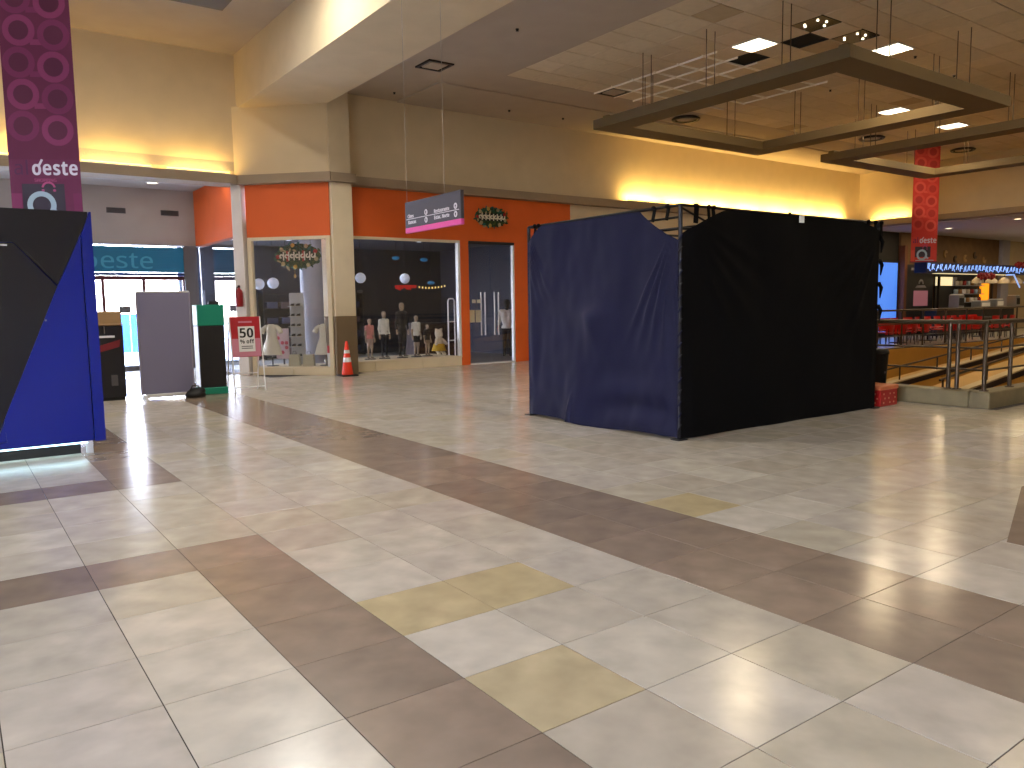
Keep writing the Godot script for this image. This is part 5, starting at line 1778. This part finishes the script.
func flower_sign(label: String, at: Vector3, turn: float, a: float, b: float) -> void:
	var t := thing("flower_sign", label, "sign", at, turn)
	if not M.has("letter_pale"):
		mat("letter_pale", Color(0.80, 0.77, 0.70), 0.6)
	var gm := []
	for c in [Color(0.05, 0.30, 0.22), Color(0.04, 0.36, 0.34), Color(0.22, 0.28, 0.08), Color(0.10, 0.22, 0.10), Color(0.62, 0.56, 0.42), Color(0.60, 0.10, 0.10), Color(0.70, 0.55, 0.22)]:
		var nm := "petal_%d" % gm.size()
		gm.append(M[nm] if M.has(nm) else mat(nm, c, 0.65))
	var st := begin()
	var poly := PackedVector2Array()
	for k in 28:
		var g := TAU * k / 28
		poly.append(Vector2(cos(g) * a * 0.93, sin(g) * b * 0.92))
	slab(st, poly, -0.02, 0.0)
	var board := obj("oval_board", st, M.petal_3, t)
	# leaves round the rim and over the board
	for k in 64:
		var g := TAU * k * 0.381966
		var r := sqrt((k + 6.0) / 70.0)
		var p := Vector3(cos(g) * a * r, sin(g) * b * r, 0.004 + 0.012 * rng.randf())
		if absf(p.y) < b * 0.3 and absf(p.x) < a * 0.78:
			continue
		var w := rng.randf_range(0.03, 0.055)
		var ang := rng.randf() * TAU
		st = begin()
		var d := Vector2(cos(ang), sin(ang))
		var e := Vector2(-d.y, d.x)
		slab(st, PackedVector2Array([d * w * 1.5, d * w * 0.4 + e * w * 0.55, -d * w + e * w * 0.25, -d * w - e * w * 0.25, d * w * 0.4 - e * w * 0.55]), 0.0, 0.008, Transform3D(Basis(Vector3(rng.randf() - 0.5, rng.randf() - 0.5, 0).normalized(), 0.35), p))
		obj("leaf", st, gm[[0, 1, 2, 0, 3, 1, 4, 2][k % 8]], board)
	for k in 9:
		var g := TAU * k / 9.0 + 0.4
		st = begin()
		ball(st, Vector3(cos(g) * a * 0.82, sin(g) * b * 0.8, 0.02), Vector3(0.05, 0.05, 0.025), 9, 5)
		obj("flower", st, gm[[5, 4, 6, 4, 5, 4, 6, 4, 4][k]], board)
	for k in 7:
		# white letter shapes with dark gaps, too blurred to read
		var x := (-0.66 + 0.22 * k) * a
		st = begin()
		ring_poly(st, Vector2(x, 0.0), 0.02, 0.05, 0.3 * k, 0.3 * k + PI * 1.5, 0.026, 0.034, 10)
		box(st, Vector3(x + 0.05, 0.0, 0.03), Vector3(0.026, b * 0.62, 0.012))
		obj("letter", st, M.letter_pale, board)
		box_obj("letter_backing", Vector3(x + 0.015, 0.0, 0.02), Vector3(0.05, b * 0.78, 0.012), gm[5] if k % 3 == 1 and turn != 0.0 else M.ink, board)
	if turn != 0.0:
		for s in [-0.3, 0.3]:
			rod_obj("cord", Vector3(s, b * 0.8, -0.01), Vector3(s, 3.3 - at.y, -0.01), 0.004, M.dark_steel, t, 5)
		st = begin()
		ball(st, Vector3(-0.08, -b - 0.14, 0), Vector3(0.03, 0.045, 0.03), 8, 6)
		rod(st, Vector3(-0.08, -b * 0.9, 0), Vector3(-0.08, -b - 0.12, 0), 0.004, 5)
		obj("hanging_bell", st, gm[6], t)

# ---------------------------------------------------------------- food court contents
func build_food_things() -> void:
	# lit pale blue shop screen
	var sc := thing("light_screen", "tall glowing pale blue screen set in the dark front behind the booth", "screen", Vector3(30.1, 0.0, HALL_Z - 0.08))
	glow("screen_glow", Color(0.30, 0.52, 0.93), 1.0)
	box_obj("frame", Vector3(0, 1.5, 0.0), Vector3(1.9, 3.0, 0.1), M.black, sc, 0.01)
	box_obj("screen", Vector3(0, 1.55, 0.056), Vector3(1.64, 2.72, 0.012), M.screen_glow, sc)
	area("screen_light", Vector3(0, 1.55, 0.08), Vector3(0, 0, 1), Vector2(1.6, 2.7), Color(0.35, 0.58, 1.0), 0.9, sc)
	# brown post between the screen and the menu front
	span_obj("trim_7", Vector3(31.05, 0, HALL_Z - 0.05), Vector3(31.25, 3.6, HALL_Z + 0.2), mat("post_brown", Color(0.42, 0.24, 0.12), 0.6), null).set_meta("kind", "structure")
	# dark menu front with round mark and pink picture
	var mf := thing("menu_front", "dark menu board with a pale round mark over a pink picture", "menu board", Vector3(32.45, 0.0, HALL_Z + 0.06))
	mat("menu_navy", Color(0.045, 0.05, 0.085), 0.5)
	mat("menu_mark", Color(0.55, 0.55, 0.58), 0.6)
	var menu_board := box_obj("board", Vector3(0, 1.43, 0), Vector3(2.2, 2.86, 0.1), M.menu_navy, mf, 0.01)
	box_obj("heading", Vector3(0, 2.68, 0.055), Vector3(1.4, 0.1, 0.01), M.menu_mark, menu_board)
	var st := begin()
	ring_poly(st, Vector2(0.1, 2.08), 0.12, 0.2, 0.0, PI, 0.05, 0.06, 14)
	slab(st, PackedVector2Array([Vector2(-0.35, 1.93), Vector2(0.55, 1.93), Vector2(0.4, 2.03), Vector2(-0.2, 2.03)]), 0.05, 0.06)
	obj("round_mark", st, M.menu_mark, menu_board)
	glow("menu_pink", Color(0.62, 0.40, 0.46), 0.35)
	box_obj("picture", Vector3(0.1, 1.5, 0.055), Vector3(1.15, 0.62, 0.01), M.menu_pink, menu_board)
	# relief sign pieces on the stone front
	var rl := thing("relief_sign", "row of small relief ornaments on the brown stone front above the stall", "sign", Vector3(36.2, 3.25, HALL_Z))
	mat("relief_gold", Color(0.62, 0.48, 0.28), 0.6)
	for k in 6:
		st = begin()
		ring_poly(st, Vector2(-2.4 + 0.9 * k, 0.12 * sin(k * 2.0)), 0.05, 0.16, 0.4 * k, 0.4 * k + PI * 1.4, 0.0, 0.05, 12)
		obj("ornament", st, M.relief_gold if k % 2 else M.brown_rail, rl)
	# food stall
	var z := -15.6
	var fs := thing("stall_counter", "long dark food stall counter with a wooden top behind the red chairs", "counter", Vector3(35.3, 0, z))
	var fb := thing("stall_back_unit", "dark back unit of the food stall with shelves and lit boxes", "shelf unit", Vector3(35.3, 0, z))
	var fc := thing("stall_canopy", "dark blue stall canopy edged with blue white tube lights", "canopy", Vector3(35.3, 0, z))
	mat("stall_dark", Color(0.07, 0.06, 0.06), 0.6)
	mat("stall_blue", Color(0.02, 0.06, 0.22), 0.5)
	mat("stall_counter", Color(0.45, 0.35, 0.22), 0.5)
	box_obj("counter_body", Vector3(0, 0.5, 0), Vector3(7.0, 1.0, 0.6), M.stall_dark, fs, 0.01)
	box_obj("counter_top", Vector3(0, 1.03, 0), Vector3(7.1, 0.06, 0.7), M.stall_counter, fs, 0.01)
	box_obj("back_panel", Vector3(0.9, 1.25, -0.75), Vector3(5.0, 2.5, 0.06), M.stall_dark, fb)
	box_obj("canopy", Vector3(0, 2.68, 0.15), Vector3(9.2, 0.40, 0.5), M.stall_blue, fc, 0.02)
	for x in [-1.55, 3.35]:
		box_obj("post", Vector3(x, 1.25, -0.6), Vector3(0.09, 2.5, 0.09), M.dark_steel, fb, 0.006)
	glow("neon_white", Color(0.55, 0.70, 1.0), 1.1)
	glow("menu_box_glow", Color(0.95, 0.88, 0.68), 1.1)
	glow("amber_glow", Color(1.0, 0.62, 0.12), 1.2)
	for k in 28:
		# loops of blue-white tube light along the canopy edge
		st = begin()
		var x := -4.58 + 0.325 * k
		var a := rng.randf_range(-0.07, 0.07)
		var b := rng.randf_range(-0.06, 0.05)
		sweep(st, [Vector3(x, 2.58 + b, 0.42), Vector3(x + 0.06 + a, 2.78 + b, 0.43), Vector3(x + 0.14, 2.80 + b * 0.5, 0.43), Vector3(x + 0.13 + a, 2.66, 0.42), Vector3(x + 0.2, 2.55 + 0.06 * (k % 3), 0.42)], [0.018, 0.018, 0.018, 0.018, 0.018], 6)
		obj("tube_light", st, M.neon_white, fc)
	area("canopy_light", Vector3(0, 2.68, 0.5), Vector3(0, -0.3, 1), Vector2(7.2, 0.3), Color(0.6, 0.75, 1.0), 0.9, fc)
	box_obj("menu_box", Vector3(-0.95, 2.2, -0.68), Vector3(1.3, 0.36, 0.08), M.menu_box_glow, fb)
	box_obj("menu_box", Vector3(-0.1, 2.2, -0.66), Vector3(0.3, 0.36, 0.1), M.menu_mark, fb)
	box_obj("lit_shelf", Vector3(2.75, 1.75, -0.66), Vector3(0.7, 0.75, 0.1), M.amber_glow, fb)
	area("stall_light", Vector3(0, 2.46, 0.1), Vector3.DOWN, Vector2(6.6, 0.3), Color(1.0, 0.86, 0.66), 1.0, fc)
	box_obj("batten_light", Vector3(0, 2.472, 0.1), Vector3(6.6, 0.014, 0.28), M.menu_box_glow, fc)
	for k in 3:
		box_obj("back_shelf", Vector3(1.1, 1.3 + 0.36 * k, -0.62), Vector3(2.6, 0.03, 0.22), M.menu_mark, fb)
	# things on the stall
	var tones := [Color(0.70, 0.66, 0.60), Color(0.55, 0.10, 0.10), Color(0.62, 0.70, 0.78), Color(0.60, 0.45, 0.28), Color(0.80, 0.78, 0.76)]
	for k in tones.size():
		mat("jar_%d" % k, tones[k], 0.4)
	for k in 21:
		var row := k / 7
		var t := thing("jar", "%s jar with a dark lid on the back shelves of the food stall" % ["beige", "dark red", "pale blue", "tan", "white"][k % 5], "jar", Vector3(35.3 + 0.36 * (k % 7), 1.315 + 0.36 * row, z - 0.62), 0.0, "jars on the stall shelves")
		st = begin()
		lathe(st, Vector3.ZERO, [Vector2(0.0, 0.0), Vector2(0.085, 0.0), Vector2(0.09, 0.16), Vector2(0.06, 0.19)], 10)
		obj("glass_body", st, M["jar_%d" % (k % 5)], t)
		st = begin()
		lathe(st, Vector3.ZERO, [Vector2(0.065, 0.19), Vector2(0.065, 0.22), Vector2(0.0, 0.22)], 10)
		obj("lid", st, M.dark_steel, t)
	# display cases and drink machine on the counter
	mat("case_frame", Color(0.55, 0.56, 0.58), 0.3, 0.6)
	for q in [[34.0, "pale boxy drink machine on the stall counter near the menu board", 0.5, 0.55], [36.2, "low chrome food warmer on the middle of the stall counter", 0.9, 0.28], [37.6, "white topped food display on the stall counter under the amber light", 0.7, 0.34], [39.4, "tall steel urn box at the end of the stall counter", 0.4, 0.5]]:
		var t := thing("counter_machine", q[1], "machine", Vector3(q[0], 1.06, z + 0.02))
		box_obj("body", Vector3(0, q[3] * 0.5, 0), Vector3(q[2], q[3], 0.4), M.case_frame, t, 0.02)
		box_obj("front", Vector3(0, q[3] * 0.5, 0.205), Vector3(q[2] * 0.8, q[3] * 0.55, 0.015), M.menu_navy if q[2] < 0.6 else M.white_plastic, t, 0.004)
		box_obj("cap", Vector3(0, q[3] + 0.015, 0), Vector3(q[2] * 0.9, 0.03, 0.34), M.white_plastic, t, 0.006)
	# hanging pale lamp shades under the canopy
	mat("shade_cream", Color(0.78, 0.72, 0.62), 0.7)
	for k in 4:
		var t := thing("pendant_lamp", "cream bell shaped pendant lamp under the blue canopy", "lamp", Vector3(35.3 + 1.25 * k, 2.1, z + 0.25), 0.0, "pendant lamps of the stall")
		st = begin()
		lathe(st, Vector3.ZERO, [Vector2(0.24, 0.0), Vector2(0.22, 0.12), Vector2(0.1, 0.24), Vector2(0.04, 0.27), Vector2(0.03, 0.27), Vector2(0.08, 0.23), Vector2(0.2, 0.11), Vector2(0.22, 0.0)], 16)
		obj("shade", st, M.shade_cream, t)
		rod_obj("cord", Vector3(0, 0.26, 0), Vector3(0, 0.36, 0), 0.01, M.dark_steel, t, 5)
		st = begin()
		ball(st, Vector3(0, 0.1, 0), Vector3(0.06, 0.07, 0.06), 10, 6)
		obj("bulb", st, M.menu_box_glow, t)
	mat("flower_red", Color(0.50, 0.03, 0.04), 0.7)
	for q in [[35.4, 2.38, 1.3, "red flower swag under the canopy above the cream lamps"], [39.0, 2.9, 1.5, "red flower swag on top of the canopy toward the pale pier"]]:
		var t := thing("flower_swag", q[3], "flowers", Vector3(q[0], q[1], z + 0.52))
		for k in 12:
			st = begin()
			ball(st, Vector3((k / 11.0 - 0.5) * q[2], 0.07 * sin(k * 2.3), 0.02 * (k % 2)), Vector3(0.12, 0.10, 0.07), 8, 5)
			obj("bloom", st, M.flower_red, t)
	# neon zigzag
	var nz := thing("neon_zigzag", "slanting blue white neon strokes on the front of the stall canopy", "neon sign", Vector3(38.4, 2.42, z + 0.46))
	st = begin()
	sweep(st, [Vector3(-0.9, 0.03, 0), Vector3(-0.2, 0.05, 0), Vector3(0.45, -0.5, 0)], [0.03, 0.03, 0.03], 6)
	obj("stroke", st, M.neon_white, nz)
	st = begin()
	sweep(st, [Vector3(0.9, -0.3, 0), Vector3(1.3, 0.1, 0)], [0.03, 0.03], 6)
	obj("stroke", st, M.neon_white, nz)
	# red chairs and dark tables between the railing and the stall
	mat("chair_red", Color(0.75, 0.03, 0.03), 0.4)
	mat("chair_leg", Color(0.22, 0.20, 0.19), 0.4, 0.6)
	var chair: Node3D = null
	for row in 2:
		for k in 17:
			var x := 21.2 + 0.74 * k + 0.25 * row + rng.randf_range(-0.1, 0.1)
			if k % 5 == 3 and row == 0:
				continue
			var p := Vector3(x, 0, -13.25 - 1.15 * row)
			var lab: String = ["red chair standing with its back to the far railing", "red chair in the back row facing the tables and the far railing"][row]
			var turn := (PI if row == 0 else 0.0) + rng.randf_range(-0.25, 0.25)
			if chair == null:
				chair = thing("red_chair", lab, "chair", p, turn, "red food court chairs")
				box_obj("seat", Vector3(0, 0.42, 0), Vector3(0.52, 0.03, 0.46), M.chair_red, chair, 0.01)
				st = begin()
				sheet(st, 8, 6, func(u: float, v: float) -> Vector3: return Vector3(-0.29 + 0.58 * u, 0.36 + 0.46 * v, -0.20 - 0.05 * v + 0.10 * pow(2.0 * u - 1.0, 2.0) * 0.5), Vector3(0, 0, 1))
				sheet(st, 8, 6, func(u: float, v: float) -> Vector3: return Vector3(-0.29 + 0.58 * u, 0.36 + 0.46 * v, -0.215 - 0.05 * v + 0.10 * pow(2.0 * u - 1.0, 2.0) * 0.5), Vector3(0, 0, -1))
				obj("backrest", st, M.chair_red, chair)
				for s in [-1.0, 1.0]:
					rod_obj("leg", Vector3(s * 0.21, 0.0, 0.21), Vector3(s * 0.19, 0.44, 0.18), 0.014, M.chair_leg, chair, 6)
					rod_obj("leg", Vector3(s * 0.21, 0.0, -0.25), Vector3(s * 0.19, 0.56, -0.2), 0.014, M.chair_leg, chair, 6)
			else:
				copy(chair, "red_chair", lab, p, turn)
	var table: Node3D = null
	for k in 6:
		var p := Vector3(22.2 + 2.0 * k, 0, -13.85)
		if table == null:
			table = thing("cafe_table", "small dark square table between the rows of red chairs", "table", p, 0.0, "food court tables")
			box_obj("table_top", Vector3(0, 0.74, 0), Vector3(0.7, 0.03, 0.55), M.dark_grey, table, 0.006)
			rod_obj("pedestal", Vector3(0, 0.03, 0), Vector3(0, 0.73, 0), 0.035, M.dark_steel, table, 10)
			box_obj("base", Vector3(0, 0.015, 0), Vector3(0.42, 0.03, 0.42), M.dark_steel, table, 0.006)
		else:
			copy(table, "cafe_table", "small dark square table between the rows of red chairs", p)
